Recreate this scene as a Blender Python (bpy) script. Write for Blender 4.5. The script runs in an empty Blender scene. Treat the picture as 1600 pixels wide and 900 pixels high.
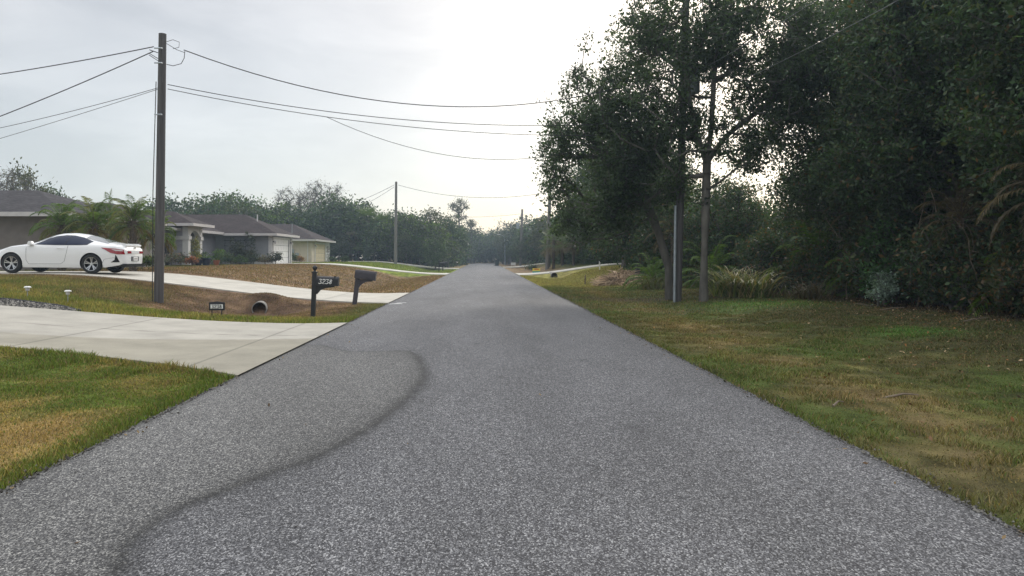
import bpy, bmesh, math, random
import numpy as np
from mathutils import Vector, Matrix
R = math.radians
scene = bpy.context.scene
COL = scene.collection

# ------------------------------------------------------------------ camera, world, sun, exposure
cam_d = bpy.data.cameras.new('camera'); cam = bpy.data.objects.new('camera', cam_d); COL.objects.link(cam)
cam.location = (0, 0, 1.5); cam.rotation_euler = (R(90), 0, 0)
cam_d.sensor_width = 36; cam_d.lens = 36 * 1155 / 1600.0
cam_d.shift_x = 45 / 1600.0; cam_d.shift_y = -48 / 1600.0
cam_d.clip_start = 0.05; cam_d.clip_end = 3000
scene.camera = cam

SUN_EL, SUN_AZ = 24.0, 21.0           # degrees above horizon; degrees right of the road
w = bpy.data.worlds.new("World"); scene.world = w; w.use_nodes = True
nt = w.node_tree; nt.nodes.clear()
def N(nt, typ, **kw):
    n = nt.nodes.new(typ)
    for k, v in kw.items():
        if k in n.inputs.keys() if hasattr(n.inputs, 'keys') else False: n.inputs[k].default_value = v
        else: setattr(n, k, v)
    return n
out = N(nt, 'ShaderNodeOutputWorld')
sky = N(nt, 'ShaderNodeTexSky'); sky.sky_type = 'NISHITA'; sky.sun_disc = False
sky.sun_elevation = R(SUN_EL); sky.sun_rotation = R(SUN_AZ); sky.dust_density = 1.5
bg1 = N(nt, 'ShaderNodeBackground'); bg1.inputs[1].default_value = 0.05
nt.links.new(sky.outputs[0], bg1.inputs[0])
tc = N(nt, 'ShaderNodeTexCoord')
sep = N(nt, 'ShaderNodeSeparateXYZ'); nt.links.new(tc.outputs['Generated'], sep.inputs[0])
# cloud deck: bright towards the veiled sun and towards the zenith
ramp = N(nt, 'ShaderNodeValToRGB')
ramp.color_ramp.elements[0].position = 0.0; ramp.color_ramp.elements[0].color = (0.54, 0.53, 0.51, 1)
ramp.color_ramp.elements[1].position = 0.9; ramp.color_ramp.elements[1].color = (1.85, 1.84, 1.82, 1)
e = ramp.color_ramp.elements.new(0.2); e.color = (0.535, 0.51, 0.48, 1)
e = ramp.color_ramp.elements.new(0.38); e.color = (0.535, 0.50, 0.462, 1)
nt.links.new(sep.outputs[2], ramp.inputs[0])
mp = N(nt, 'ShaderNodeMapping'); mp.inputs['Scale'].default_value = (1.6, 1.6, 5)
nt.links.new(tc.outputs['Generated'], mp.inputs[0])
cn = N(nt, 'ShaderNodeTexNoise'); cn.inputs['Scale'].default_value = 2.6; cn.inputs['Detail'].default_value = 6; cn.inputs['Roughness'].default_value = .55; cn.inputs['Distortion'].default_value = .4
nt.links.new(mp.outputs[0], cn.inputs[0])
cr = N(nt, 'ShaderNodeMapRange'); cr.inputs[1].default_value = .3; cr.inputs[2].default_value = .7; cr.inputs[3].default_value = .80; cr.inputs[4].default_value = 1.15
nt.links.new(cn.outputs[0], cr.inputs[0])
vm = N(nt, 'ShaderNodeVectorMath', operation='SCALE'); nt.links.new(ramp.outputs[0], vm.inputs[0]); nt.links.new(cr.outputs[0], vm.inputs['Scale'])
sd = Vector((math.sin(R(SUN_AZ)) * math.cos(R(SUN_EL)), math.cos(R(SUN_AZ)) * math.cos(R(SUN_EL)), math.sin(R(SUN_EL))))
dot = N(nt, 'ShaderNodeVectorMath', operation='DOT_PRODUCT'); dot.inputs[1].default_value = sd
nrm = N(nt, 'ShaderNodeVectorMath', operation='NORMALIZE'); nt.links.new(tc.outputs['Generated'], nrm.inputs[0]); nt.links.new(nrm.outputs[0], dot.inputs[0])
gl = N(nt, 'ShaderNodeMapRange'); gl.interpolation_type = 'SMOOTHSTEP'
gl.inputs[1].default_value = .88; gl.inputs[2].default_value = 1.0; gl.inputs[3].default_value = 0; gl.inputs[4].default_value = 0.25
nt.links.new(dot.outputs['Value'], gl.inputs[0])
glc = N(nt, 'ShaderNodeVectorMath', operation='SCALE'); glc.inputs[0].default_value = (1.0, .97, .92); nt.links.new(gl.outputs[0], glc.inputs['Scale'])
addv = N(nt, 'ShaderNodeVectorMath', operation='ADD'); nt.links.new(vm.outputs[0], addv.inputs[0]); nt.links.new(glc.outputs[0], addv.inputs[1])
bg2 = N(nt, 'ShaderNodeBackground'); bg2.inputs[1].default_value = 1.0
nt.links.new(addv.outputs[0], bg2.inputs[0])
ads = N(nt, 'ShaderNodeAddShader'); nt.links.new(bg1.outputs[0], ads.inputs[0]); nt.links.new(bg2.outputs[0], ads.inputs[1])
nt.links.new(ads.outputs[0], out.inputs[0])
w.cycles.sampling_method = 'MANUAL'; w.cycles.sample_map_resolution = 512

sl = bpy.data.lights.new('sun', 'SUN'); sl.energy = 1.5; sl.angle = R(12); sl.color = (1, .95, .86)
so = bpy.data.objects.new('sun', sl); COL.objects.link(so)
so.rotation_euler = (-sd).to_track_quat('-Z', 'Y').to_euler()

scene.view_settings.view_transform = 'Standard'; scene.view_settings.look = 'None'
scene.view_settings.exposure = 0.05; scene.view_settings.gamma = 1
scene.cycles.max_bounces = 6; scene.cycles.diffuse_bounces = 3; scene.cycles.glossy_bounces = 2
scene.cycles.transmission_bounces = 4; scene.cycles.transparent_max_bounces = 8; scene.cycles.volume_bounces = 0
scene.cycles.use_denoising = True
scene.cycles.use_adaptive_sampling = True; scene.cycles.adaptive_threshold = 0.01

# ------------------------------------------------------------------ helpers
def at(px, py, Y):                       # survey point: photo direction + distance along the road -> metres
    return Vector(((px - 755) / 1155 * Y, Y, 1.5 - (py - 402) / 1155 * Y))
def tag(o, label=None, cat=None, group=None, kind=None):
    if label: o['label'] = label
    if cat: o['category'] = cat
    if group: o['group'] = group
    if kind: o['kind'] = kind
    return o
def link(name, me, parent=None, loc=None):
    o = bpy.data.objects.new(name, me); COL.objects.link(o)
    if parent: o.parent = parent
    if loc is not None: o.location = loc
    return o
def empty(name, loc, rz=0, label=None, cat=None, group=None):
    o = bpy.data.objects.new(name, None); COL.objects.link(o); o.location = loc; o.rotation_euler = (0, 0, rz)
    o.empty_display_size = .2
    return tag(o, label, cat, group)
def copy_tree(o, parent=None):
    c = o.copy(); COL.objects.link(c)
    if parent: c.parent = parent
    for ch in [q for q in o.children]:
        copy_tree(ch, c)
    return c
def np_mesh(name, V, F, mat, col=None, smooth=False):
    V = np.asarray(V, dtype=np.float32); F = np.asarray(F, dtype=np.int32)
    me = bpy.data.meshes.new(name); k = F.shape[1]
    me.vertices.add(len(V)); me.vertices.foreach_set('co', V.ravel())
    me.loops.add(F.size); me.loops.foreach_set('vertex_index', F.ravel())
    me.polygons.add(len(F)); me.polygons.foreach_set('loop_start', np.arange(0, F.size, k, dtype=np.int32))
    me.polygons.foreach_set('use_smooth', np.full(len(F), smooth))
    me.update(calc_edges=True)
    if col is not None:
        a = me.color_attributes.new('col', 'FLOAT_COLOR', 'POINT')
        c = np.ones((len(V), 4), dtype=np.float32); c[:, :3] = col
        a.data.foreach_set('color', c.ravel())
    me.materials.append(mat)
    return me
class MB:
    def __init__(s): s.v = []; s.f = []
    def add(s, vs, fs):
        b = len(s.v); s.v += [tuple(v) for v in vs]; s.f += [tuple(b + i for i in f) for f in fs]; return s
    def box(s, x0, x1, y0, y1, z0, z1):
        return s.add([(x0,y0,z0),(x1,y0,z0),(x1,y1,z0),(x0,y1,z0),(x0,y0,z1),(x1,y0,z1),(x1,y1,z1),(x0,y1,z1)],
              [(0,3,2,1),(4,5,6,7),(0,1,5,4),(1,2,6,5),(2,3,7,6),(3,0,4,7)])
    def tube(s, pts, rad, n=8, cap=True):
        pts = [Vector(p) for p in pts]
        if not hasattr(rad, '__len__'): rad = [rad] * len(pts)
        b = len(s.v); up = None
        for i, p in enumerate(pts):
            d = (pts[min(i+1, len(pts)-1)] - pts[max(i-1, 0)])
            d = d.normalized() if d.length > 1e-9 else Vector((0,0,1))
            ref = Vector((0,0,1)) if abs(d.z) < .9 else Vector((1,0,0))
            u = d.cross(ref).normalized(); v = d.cross(u)
            if up is not None:
                u = (up - d * up.dot(d)); u = u.normalized() if u.length > 1e-6 else d.orthogonal().normalized(); v = d.cross(u)
            up = u
            for k in range(n):
                a = 2*math.pi*k/n
                s.v.append(tuple(p + (u*math.cos(a) + v*math.sin(a)) * rad[i]))
        for i in range(len(pts)-1):
            for k in range(n):
                k2 = (k+1) % n
                s.f.append((b+i*n+k, b+i*n+k2, b+(i+1)*n+k2, b+(i+1)*n+k))
        if cap:
            s.f.append(tuple(b+k for k in range(n))[::-1]); e = b+(len(pts)-1)*n
            s.f.append(tuple(e+k for k in range(n)))
        return s
    def lathe(s, prof, n=16, c=(0,0,0)):
        b = len(s.v)
        for r, z in prof:
            for k in range(n):
                a = 2*math.pi*k/n; s.v.append((c[0]+r*math.cos(a), c[1]+r*math.sin(a), c[2]+z))
        for i in range(len(prof)-1):
            for k in range(n):
                k2 = (k+1) % n; s.f.append((b+i*n+k, b+i*n+k2, b+(i+1)*n+k2, b+(i+1)*n+k))
        s.f.append(tuple(b+k for k in range(n))[::-1]); e = b+(len(prof)-1)*n; s.f.append(tuple(e+k for k in range(n)))
        return s
    def prism(s, poly, y0, y1, axis='y'):
        n = len(poly); vs = []
        for d in (y0, y1):
            for a, b_ in poly:
                vs.append((a, d, b_) if axis == 'y' else ((d, a, b_) if axis == 'x' else (a, b_, d)))
        fs = [tuple(range(n)), tuple(range(n, 2*n))[::-1]] + [(i, n+i, n+(i+1) % n, (i+1) % n) for i in range(n)]
        return s.add(vs, fs)
    def build(s, name, mat, parent=None, loc=None, bevel=0, smooth=False, label=None):
        me = bpy.data.meshes.new(name); me.from_pydata(s.v, [], s.f)
        bm = bmesh.new(); bm.from_mesh(me); bmesh.ops.recalc_face_normals(bm, faces=bm.faces)
        if bevel:
            bmesh.ops.bevel(bm, geom=list(bm.edges), offset=bevel, segments=2, affect='EDGES', clamp_overlap=True)
        bm.to_mesh(me); bm.free()
        if smooth:
            for p in me.polygons: p.use_smooth = True
            me.set_sharp_from_angle(angle=R(40))
        me.materials.append(mat)
        o = link(name, me, parent, loc)
        if label: o['label'] = label
        return o

def vnoise(x, y, seed=0):
    x = np.asarray(x, float); y = np.asarray(y, float)
    xi = np.floor(x).astype(np.int64); yi = np.floor(y).astype(np.int64); fx = x-xi; fy = y-yi
    fx = fx*fx*(3-2*fx); fy = fy*fy*(3-2*fy)
    def h(a, b):
        n = (a*374761393 + b*668265263 + seed*982451653) & 0xffffffff
        n = ((n ^ (n >> 13)) * 1274126177) & 0xffffffff
        return ((n ^ (n >> 16)) & 0xffff) / 65535.0
    return (h(xi,yi)*(1-fx)+h(xi+1,yi)*fx)*(1-fy) + (h(xi,yi+1)*(1-fx)+h(xi+1,yi+1)*fx)*fy
def fbm(x, y, seed=0, o=4):
    s = 0; a = .5; t = 0
    for i in range(o):
        s = s + a*vnoise(np.asarray(x)*2**i, np.asarray(y)*2**i, seed+i); t += a; a *= .55
    return s/t
def sm(t): t = np.clip(t, 0, 1); return t*t*(3-2*t)
def band(y, a, b, s): return sm((y-a)/s+.5) * (1-sm((y-b)/s+.5))

# ------------------------------------------------------------------ materials
def mat_new(name):
    m = bpy.data.materials.new(name); m.use_nodes = True
    return m, m.node_tree, m.node_tree.nodes['Principled BSDF']
def pmat(name, color, rough=.6, var=.12, scale=6, metal=0, bump=0, bscale=40, spec=.4, coord='Object', stretch=None, coat=0):
    m, nt, p = mat_new(name)
    tc = nt.nodes.new('ShaderNodeTexCoord'); src = tc.outputs[coord]
    if stretch:
        mpn = nt.nodes.new('ShaderNodeMapping'); mpn.inputs['Scale'].default_value = stretch
        nt.links.new(src, mpn.inputs[0]); src = mpn.outputs[0]
    no = nt.nodes.new('ShaderNodeTexNoise'); no.inputs['Scale'].default_value = scale; no.inputs['Detail'].default_value = 5
    nt.links.new(src, no.inputs[0])
    mr = nt.nodes.new('ShaderNodeMapRange'); mr.inputs[1].default_value = .25; mr.inputs[2].default_value = .75
    mr.inputs[3].default_value = 1-var; mr.inputs[4].default_value = 1+var
    nt.links.new(no.outputs[0], mr.inputs[0])
    vs = nt.nodes.new('ShaderNodeVectorMath'); vs.operation = 'SCALE'; vs.inputs[0].default_value = color[:3]
    nt.links.new(mr.outputs[0], vs.inputs['Scale']); nt.links.new(vs.outputs[0], p.inputs['Base Color'])
    p.inputs['Roughness'].default_value = rough; p.inputs['Metallic'].default_value = metal
    p.inputs['Specular IOR Level'].default_value = spec; p.inputs['Coat Weight'].default_value = coat
    if bump:
        n2 = nt.nodes.new('ShaderNodeTexNoise'); n2.inputs['Scale'].default_value = bscale; n2.inputs['Detail'].default_value = 4
        nt.links.new(src, n2.inputs[0])
        b = nt.nodes.new('ShaderNodeBump'); b.inputs['Strength'].default_value = bump; b.inputs['Distance'].default_value = .02
        nt.links.new(n2.outputs[0], b.inputs['Height']); nt.links.new(b.outputs[0], p.inputs['Normal'])
    return m
def leafmat(name, trans=.3, rough=.5, spec=.35):
    m, nt, p = mat_new(name)
    a = nt.nodes.new('ShaderNodeAttribute'); a.attribute_name = 'col'
    nt.links.new(a.outputs['Color'], p.inputs['Base Color']); p.inputs['Roughness'].default_value = rough
    p.inputs['Specular IOR Level'].default_value = spec
    if trans:
        t = nt.nodes.new('ShaderNodeBsdfTranslucent')
        sc = nt.nodes.new('ShaderNodeVectorMath'); sc.operation = 'MULTIPLY'; sc.inputs[1].default_value = (1.3, 1.35, .6)
        nt.links.new(a.outputs['Color'], sc.inputs[0]); nt.links.new(sc.outputs[0], t.inputs[0])
        mx = nt.nodes.new('ShaderNodeMixShader'); mx.inputs[0].default_value = trans
        nt.links.new(p.outputs[0], mx.inputs[1]); nt.links.new(t.outputs[0], mx.inputs[2])
        nt.links.new(mx.outputs[0], nt.nodes['Material Output'].inputs[0])
    return m
M = {}
M['leaf'] = leafmat('foliage', .38); M['blade'] = leafmat('grass_blades', .25, .6, .2); M['litter'] = leafmat('dead_leaves', .1, .8, .1)
M['bark'] = pmat('oak_bark', (.125, .118, .105), .9, .45, 5, bump=.9, bscale=14, stretch=(1, 1, .35))
M['pbark'] = pmat('palm_bark', (.10, .08, .06), .9, .5, 9, bump=1, bscale=9, stretch=(1, 1, 2.5))
M['twig'] = pmat('dead_wood', (.20, .16, .12), .9, .4, 4)
M['polewood'] = pmat('weathered_pole_wood', (.095, .090, .092), .85, .45, 5, bump=.7, bscale=30, stretch=(3, 3, .12))
M['polewood2'] = pmat('pale_pole_wood', (.17, .16, .15), .85, .3, 5, bump=.5, bscale=30, stretch=(3, 3, .12))
M['galv'] = pmat('galvanised_metal', (.36, .40, .44), .45, .15, 8, metal=.6)
M['wire'] = pmat('cable_black', (.03, .03, .035), .5, .1)
M['wirebare'] = pmat('cable_bare', (.16, .17, .18), .5, .1, metal=.3)
M['black'] = pmat('black_plastic', (.018, .018, .022), .42, .2, 12, bump=.1)
M['charcoal'] = pmat('charcoal_plastic', (.062, .058, .070), .5, .15, 12)
M['white'] = pmat('white_paint', (.78, .78, .77), .5, .05, 5)
M['cream'] = pmat('cream_paint', (.62, .53, .37), .6, .06, 5)
M['trim'] = pmat('trim_white', (.62, .61, .60), .55, .08, 5)
M['gutter'] = pmat('gutter_cream', (.50, .48, .47), .5, .08, 5)
M['beige'] = pmat('beige_stucco', (.56, .49, .40), .85, .10, 3, bump=.5, bscale=60)
M['taupe'] = pmat('taupe_stucco', (.20, .175, .16), .9, .12, 3, bump=.5, bscale=60)
M['bluegray'] = pmat('blue_grey_stucco', (.29, .30, .315), .9, .10, 3, bump=.5, bscale=60)
M['lilac'] = pmat('lilac_grey_stucco', (.33, .32, .35), .9, .10, 3, bump=.5, bscale=60)
M['glassdark'] = pmat('dark_glass', (.02, .025, .03), .08, .1, 2, spec=.8)
M['curtain'] = pmat('pale_blind', (.45, .43, .40), .7, .06, 8)
M['rubber'] = pmat('tyre_rubber', (.018, .018, .018), .8, .2, 20)
M['alloy'] = pmat('alloy_silver', (.62, .63, .65), .28, .05, 8, metal=.85)
M['blackgloss'] = pmat('gloss_black', (.012, .012, .013), .2, .1, 8)
M['carwhite'] = pmat('car_white', (.80, .81, .82), .22, .015, 2, coat=.8, spec=.5)
M['seam'] = pmat('seam_dark', (.12, .12, .125), .7, .05)
M['redlens'] = pmat('red_lens', (.30, .012, .02), .15, .2, 12, coat=1)
M['clearlens'] = pmat('clear_lens', (.55, .53, .53), .15, .1, 12, coat=1)
M['cartint'] = pmat('tinted_glass', (.008, .015, .042), .18, .1, 2, spec=.12)
M['rearglass'] = pmat('rear_glass', (.05, .06, .065), .05, .1, 2, spec=1, coat=1)
M['pipe'] = pmat('concrete_pipe', (.25, .24, .22), .85, .3, 8, bump=.5)
M['pipe_shade'] = pmat('pipe_inside_shade', (.02, .018, .016), .9, .3, 8)  # near-black lining: the shade in the pipe mouth is put into its colour
M['yellow'] = pmat('sign_yellow', (.75, .62, .10), .5, .05)
M['teal'] = pmat('sign_teal', (.05, .32, .34), .5, .05)
M['red'] = pmat('sign_red', (.5, .05, .03), .5, .05)
M['bin'] = pmat('bin_green', (.015, .03, .028), .5, .15)
M['terra'] = pmat('terracotta', (.30, .10, .05), .8, .2)
M['potblue'] = pmat('glazed_pot_navy', (.02, .03, .06), .25, .2)
M['stone'] = leafmat('gravel_stone', 0, .8, .3)
def shingle(name, c):
    m, nt, p = mat_new(name)
    tc = nt.nodes.new('ShaderNodeTexCoord'); br = nt.nodes.new('ShaderNodeTexBrick')
    mpn = nt.nodes.new('ShaderNodeMapping'); mpn.inputs['Scale'].default_value = (1, 1, 1)
    sx = nt.nodes.new('ShaderNodeSeparateXYZ'); nt.links.new(tc.outputs['Object'], sx.inputs[0])
    ad = nt.nodes.new('ShaderNodeMath'); ad.operation = 'ADD'; nt.links.new(sx.outputs[0], ad.inputs[0]); nt.links.new(sx.outputs[1], ad.inputs[1])
    cb = nt.nodes.new('ShaderNodeCombineXYZ'); nt.links.new(ad.outputs[0], cb.inputs[0])
    mz = nt.nodes.new('ShaderNodeMath'); mz.operation = 'MULTIPLY'; mz.inputs[1].default_value = 2.6
    nt.links.new(sx.outputs[2], mz.inputs[0]); nt.links.new(mz.outputs[0], cb.inputs[1])
    nt.links.new(cb.outputs[0], br.inputs[0])
    br.inputs['Scale'].default_value = 3.2; br.inputs['Mortar Size'].default_value = .012
    br.inputs['Color1'].default_value = (*[q*1.15 for q in c], 1); br.inputs['Color2'].default_value = (*[q*.72 for q in c], 1)
    br.inputs['Mortar'].default_value = (*[q*.45 for q in c], 1)
    no = nt.nodes.new('ShaderNodeTexNoise'); no.inputs['Scale'].default_value = 1.2; no.inputs['Detail'].default_value = 8
    nt.links.new(tc.outputs['Object'], no.inputs[0])
    mr = nt.nodes.new('ShaderNodeMapRange'); mr.inputs[3].default_value = .6; mr.inputs[4].default_value = 1.4
    nt.links.new(no.outputs[0], mr.inputs[0])
    vs = nt.nodes.new('ShaderNodeVectorMath'); vs.operation = 'SCALE'; nt.links.new(br.outputs[0], vs.inputs[0]); nt.links.new(mr.outputs[0], vs.inputs['Scale'])
    nt.links.new(vs.outputs[0], p.inputs['Base Color']); p.inputs['Roughness'].default_value = .95; p.inputs['Specular IOR Level'].default_value = .1
    return m
M['roofbrown'] = shingle('brown_shingles', (.070, .058, .058))
M['roofgrey'] = shingle('grey_shingles', (.072, .068, .072))

# ground: colour attribute times fine noise
def groundmat(name, lo=.22, hi=1.7, scale=48, bump=.8):
    m, nt, p = mat_new(name)
    a = nt.nodes.new('ShaderNodeAttribute'); a.attribute_name = 'col'
    tc = nt.nodes.new('ShaderNodeTexCoord')
    no = nt.nodes.new('ShaderNodeTexNoise'); no.inputs['Scale'].default_value = scale; no.inputs['Detail'].default_value = 7; no.inputs['Roughness'].default_value = .7
    nt.links.new(tc.outputs['Object'], no.inputs[0])
    no3 = nt.nodes.new('ShaderNodeTexNoise'); no3.inputs['Scale'].default_value = 2.2; no3.inputs['Detail'].default_value = 6; no3.inputs['Roughness'].default_value = .65
    nt.links.new(tc.outputs['Object'], no3.inputs[0])
    ad = nt.nodes.new('ShaderNodeMath'); ad.operation = 'ADD'; nt.links.new(no.outputs[0], ad.inputs[0]); nt.links.new(no3.outputs[0], ad.inputs[1])
    mr = nt.nodes.new('ShaderNodeMapRange'); mr.inputs[1].default_value = .7; mr.inputs[2].default_value = 1.3; mr.inputs[3].default_value = lo; mr.inputs[4].default_value = hi
    nt.links.new(ad.outputs[0], mr.inputs[0])
    vs = nt.nodes.new('ShaderNodeVectorMath'); vs.operation = 'SCALE'; nt.links.new(a.outputs['Color'], vs.inputs[0]); nt.links.new(mr.outputs[0], vs.inputs['Scale'])
    nt.links.new(vs.outputs[0], p.inputs['Base Color']); p.inputs['Roughness'].default_value = .95; p.inputs['Specular IOR Level'].default_value = .1
    b = nt.nodes.new('ShaderNodeBump'); b.inputs['Strength'].default_value = bump; b.inputs['Distance'].default_value = .04
    nt.links.new(ad.outputs[0], b.inputs['Height']); nt.links.new(b.outputs[0], p.inputs['Normal'])
    return m
M['ground'] = groundmat('grass_ground')

def asphalt():
    m, nt, p = mat_new('worn_asphalt')
    tc = nt.nodes.new('ShaderNodeTexCoord')
    vo = nt.nodes.new('ShaderNodeTexVoronoi'); vo.inputs['Scale'].default_value = 145
    am = nt.nodes.new('ShaderNodeMapping'); am.inputs['Scale'].default_value = (1, .62, 1); nt.links.new(tc.outputs['Object'], am.inputs[0]); nt.links.new(am.outputs[0], vo.inputs[0])
    sx = nt.nodes.new('ShaderNodeSeparateColor'); nt.links.new(vo.outputs['Color'], sx.inputs[0])
    rp = nt.nodes.new('ShaderNodeValToRGB'); cr = rp.color_ramp
    cr.elements[0].position = 0; cr.elements[0].color = (.018, .018, .021, 1)
    cr.elements[1].position = 1; cr.elements[1].color = (.37, .37, .36, 1)
    for pos, c in ((.35, (.055, .055, .059)), (.7, (.118, .119, .123)), (.9, (.24, .24, .24))):
        e = cr.elements.new(pos); e.color = (*c, 1)
    nt.links.new(sx.outputs[0], rp.inputs[0])
    v2 = nt.nodes.new('ShaderNodeTexNoise'); v2.inputs['Scale'].default_value = 30; v2.inputs['Detail'].default_value = 3; v2.inputs['Roughness'].default_value = .8
    nt.links.new(am.outputs[0], v2.inputs[0])
    m2 = nt.nodes.new('ShaderNodeMapRange'); m2.inputs[1].default_value = .32; m2.inputs[2].default_value = .68; m2.inputs[3].default_value = .68; m2.inputs[4].default_value = 1.34
    nt.links.new(v2.outputs[0], m2.inputs[0])
    v3 = nt.nodes.new('ShaderNodeTexNoise'); v3.inputs['Scale'].default_value = .55; v3.inputs['Detail'].default_value = 6; v3.inputs['Roughness'].default_value = .6
    mpn = nt.nodes.new('ShaderNodeMapping'); mpn.inputs['Scale'].default_value = (1.6, .5, 1)
    nt.links.new(tc.outputs['Object'], mpn.inputs[0]); nt.links.new(mpn.outputs[0], v3.inputs[0])
    m3 = nt.nodes.new('ShaderNodeMapRange'); m3.inputs[1].default_value = .3; m3.inputs[2].default_value = .7; m3.inputs[3].default_value = .80; m3.inputs[4].default_value = 1.20
    nt.links.new(v3.outputs[0], m3.inputs[0])
    a = nt.nodes.new('ShaderNodeAttribute'); a.attribute_name = 'col'
    q1 = nt.nodes.new('ShaderNodeMath'); q1.operation = 'MULTIPLY'; nt.links.new(m2.outputs[0], q1.inputs[0]); nt.links.new(m3.outputs[0], q1.inputs[1])
    vs = nt.nodes.new('ShaderNodeVectorMath'); vs.operation = 'SCALE'; nt.links.new(rp.outputs[0], vs.inputs[0]); nt.links.new(q1.outputs[0], vs.inputs['Scale'])
    vm = nt.nodes.new('ShaderNodeVectorMath'); vm.operation = 'MULTIPLY'; nt.links.new(vs.outputs[0], vm.inputs[0]); nt.links.new(a.outputs['Color'], vm.inputs[1])
    nt.links.new(vm.outputs[0], p.inputs['Base Color'])
    p.inputs['Roughness'].default_value = .72; p.inputs['Specular IOR Level'].default_value = .35
    b = nt.nodes.new('ShaderNodeBump'); b.inputs['Strength'].default_value = .5; b.inputs['Distance'].default_value = .006
    nt.links.new(vo.outputs['Distance'], b.inputs['Height']); b.invert = True
    nt.links.new(b.outputs[0], p.inputs['Normal'])
    return m
M['asphalt'] = asphalt()

def concrete():
    m, nt, p = mat_new('driveway_concrete')
    tc = nt.nodes.new('ShaderNodeTexCoord')
    no = nt.nodes.new('ShaderNodeTexNoise'); no.inputs['Scale'].default_value = 1.3; no.inputs['Detail'].default_value = 9; no.inputs['Roughness'].default_value = .62
    nt.links.new(tc.outputs['Object'], no.inputs[0])
    n2 = nt.nodes.new('ShaderNodeTexNoise'); n2.inputs['Scale'].default_value = 45; n2.inputs['Detail'].default_value = 4
    nt.links.new(tc.outputs['Object'], n2.inputs[0])
    ad = nt.nodes.new('ShaderNodeMath'); ad.operation = 'ADD'; nt.links.new(no.outputs[0], ad.inputs[0])
    mu = nt.nodes.new('ShaderNodeMath'); mu.operation = 'MULTIPLY'; mu.inputs[1].default_value = .35; nt.links.new(n2.outputs[0], mu.inputs[0]); nt.links.new(mu.outputs[0], ad.inputs[1])
    mr = nt.nodes.new('ShaderNodeMapRange'); mr.inputs[1].default_value = .48; mr.inputs[2].default_value = .86; mr.inputs[3].default_value = .80; mr.inputs[4].default_value = 1.10
    nt.links.new(ad.outputs[0], mr.inputs[0])
    a = nt.nodes.new('ShaderNodeAttribute'); a.attribute_name = 'col'
    vs = nt.nodes.new('ShaderNodeVectorMath'); vs.operation = 'SCALE'; nt.links.new(a.outputs['Color'], vs.inputs[0]); nt.links.new(mr.outputs[0], vs.inputs['Scale'])
    nt.links.new(vs.outputs[0], p.inputs['Base Color']); p.inputs['Roughness'].default_value = .85; p.inputs['Specular IOR Level'].default_value = .25
    b = nt.nodes.new('ShaderNodeBump'); b.inputs['Strength'].default_value = .25; b.inputs['Distance'].default_value = .01
    nt.links.new(n2.outputs[0], b.inputs['Height']); nt.links.new(b.outputs[0], p.inputs['Normal'])
    return m
M['concrete'] = concrete()

# ------------------------------------------------------------------ terrain
XL, XR = -3.08, 2.92            # road edges
def drive_mask(x, y, grow=0.0):
    """1 where a driveway bridges the swale"""
    l = np.maximum.reduce([band(y, 9.6-grow, 18.3+grow, 1.8), band(y, 23.3-grow, 30.4+grow, 1.9), band(y, 62.0-grow, 67.2+grow, 2.0), band(y, 92-grow, 97+grow, 2)])
    r = np.maximum.reduce([band(y, 60.6-grow, 67+grow, 1.8), band(y, 106-grow, 111+grow, 2)])
    return np.where(x < 0, l, r)
def H0(x, y):
    x = np.asarray(x, float); y = np.asarray(y, float)
    d = XL - x
    hmax = .56 + .36*sm((y-15)/8)
    left = hmax * sm((d-.4)/11)
    e = x - XR
    hr = .16 + .75*sm((y-36)/16)
    right = hr * sm((e-.4)/9.5)
    z = np.where(x < 0, np.where(d > 0, left, 0), np.where(e > 0, right, 0))
    return z
def H(x, y, rough=True):
    x = np.asarray(x, float); y = np.asarray(y, float)
    z = H0(x, y); dm = drive_mask(x, y)
    d = XL - x; e = x - XR
    depL = np.where(y < 10, .14, .46)
    swL = depL*np.exp(-((d-3.75)/1.75)**2)*(1-dm)*sm(d/1.2)
    depR = .10 + .35*sm((y-38)/12)
    swL = swL - .30*np.exp(-((y-23.45)/.55)**2-((x+6.85)/.75)**2)
    swR = depR*np.exp(-((e-3.0)/1.5)**2)*(1-dm)*sm(e/1.2)
    z = z - np.where(x < 0, swL, swR)
    if rough:
        off = np.where(x < 0, sm(d/1.0), sm(e/1.0))
        z = z + off*(1-dm)*(fbm(x*.7, y*.7, 5)-.5)*.10
        z = z - .035*(1-np.minimum(1, off*1.0))*0
    # tuck the sheet under the road slab
    z = np.where((x > XL+.02) & (x < XR-.02), -.05, z)
    return z

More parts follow.
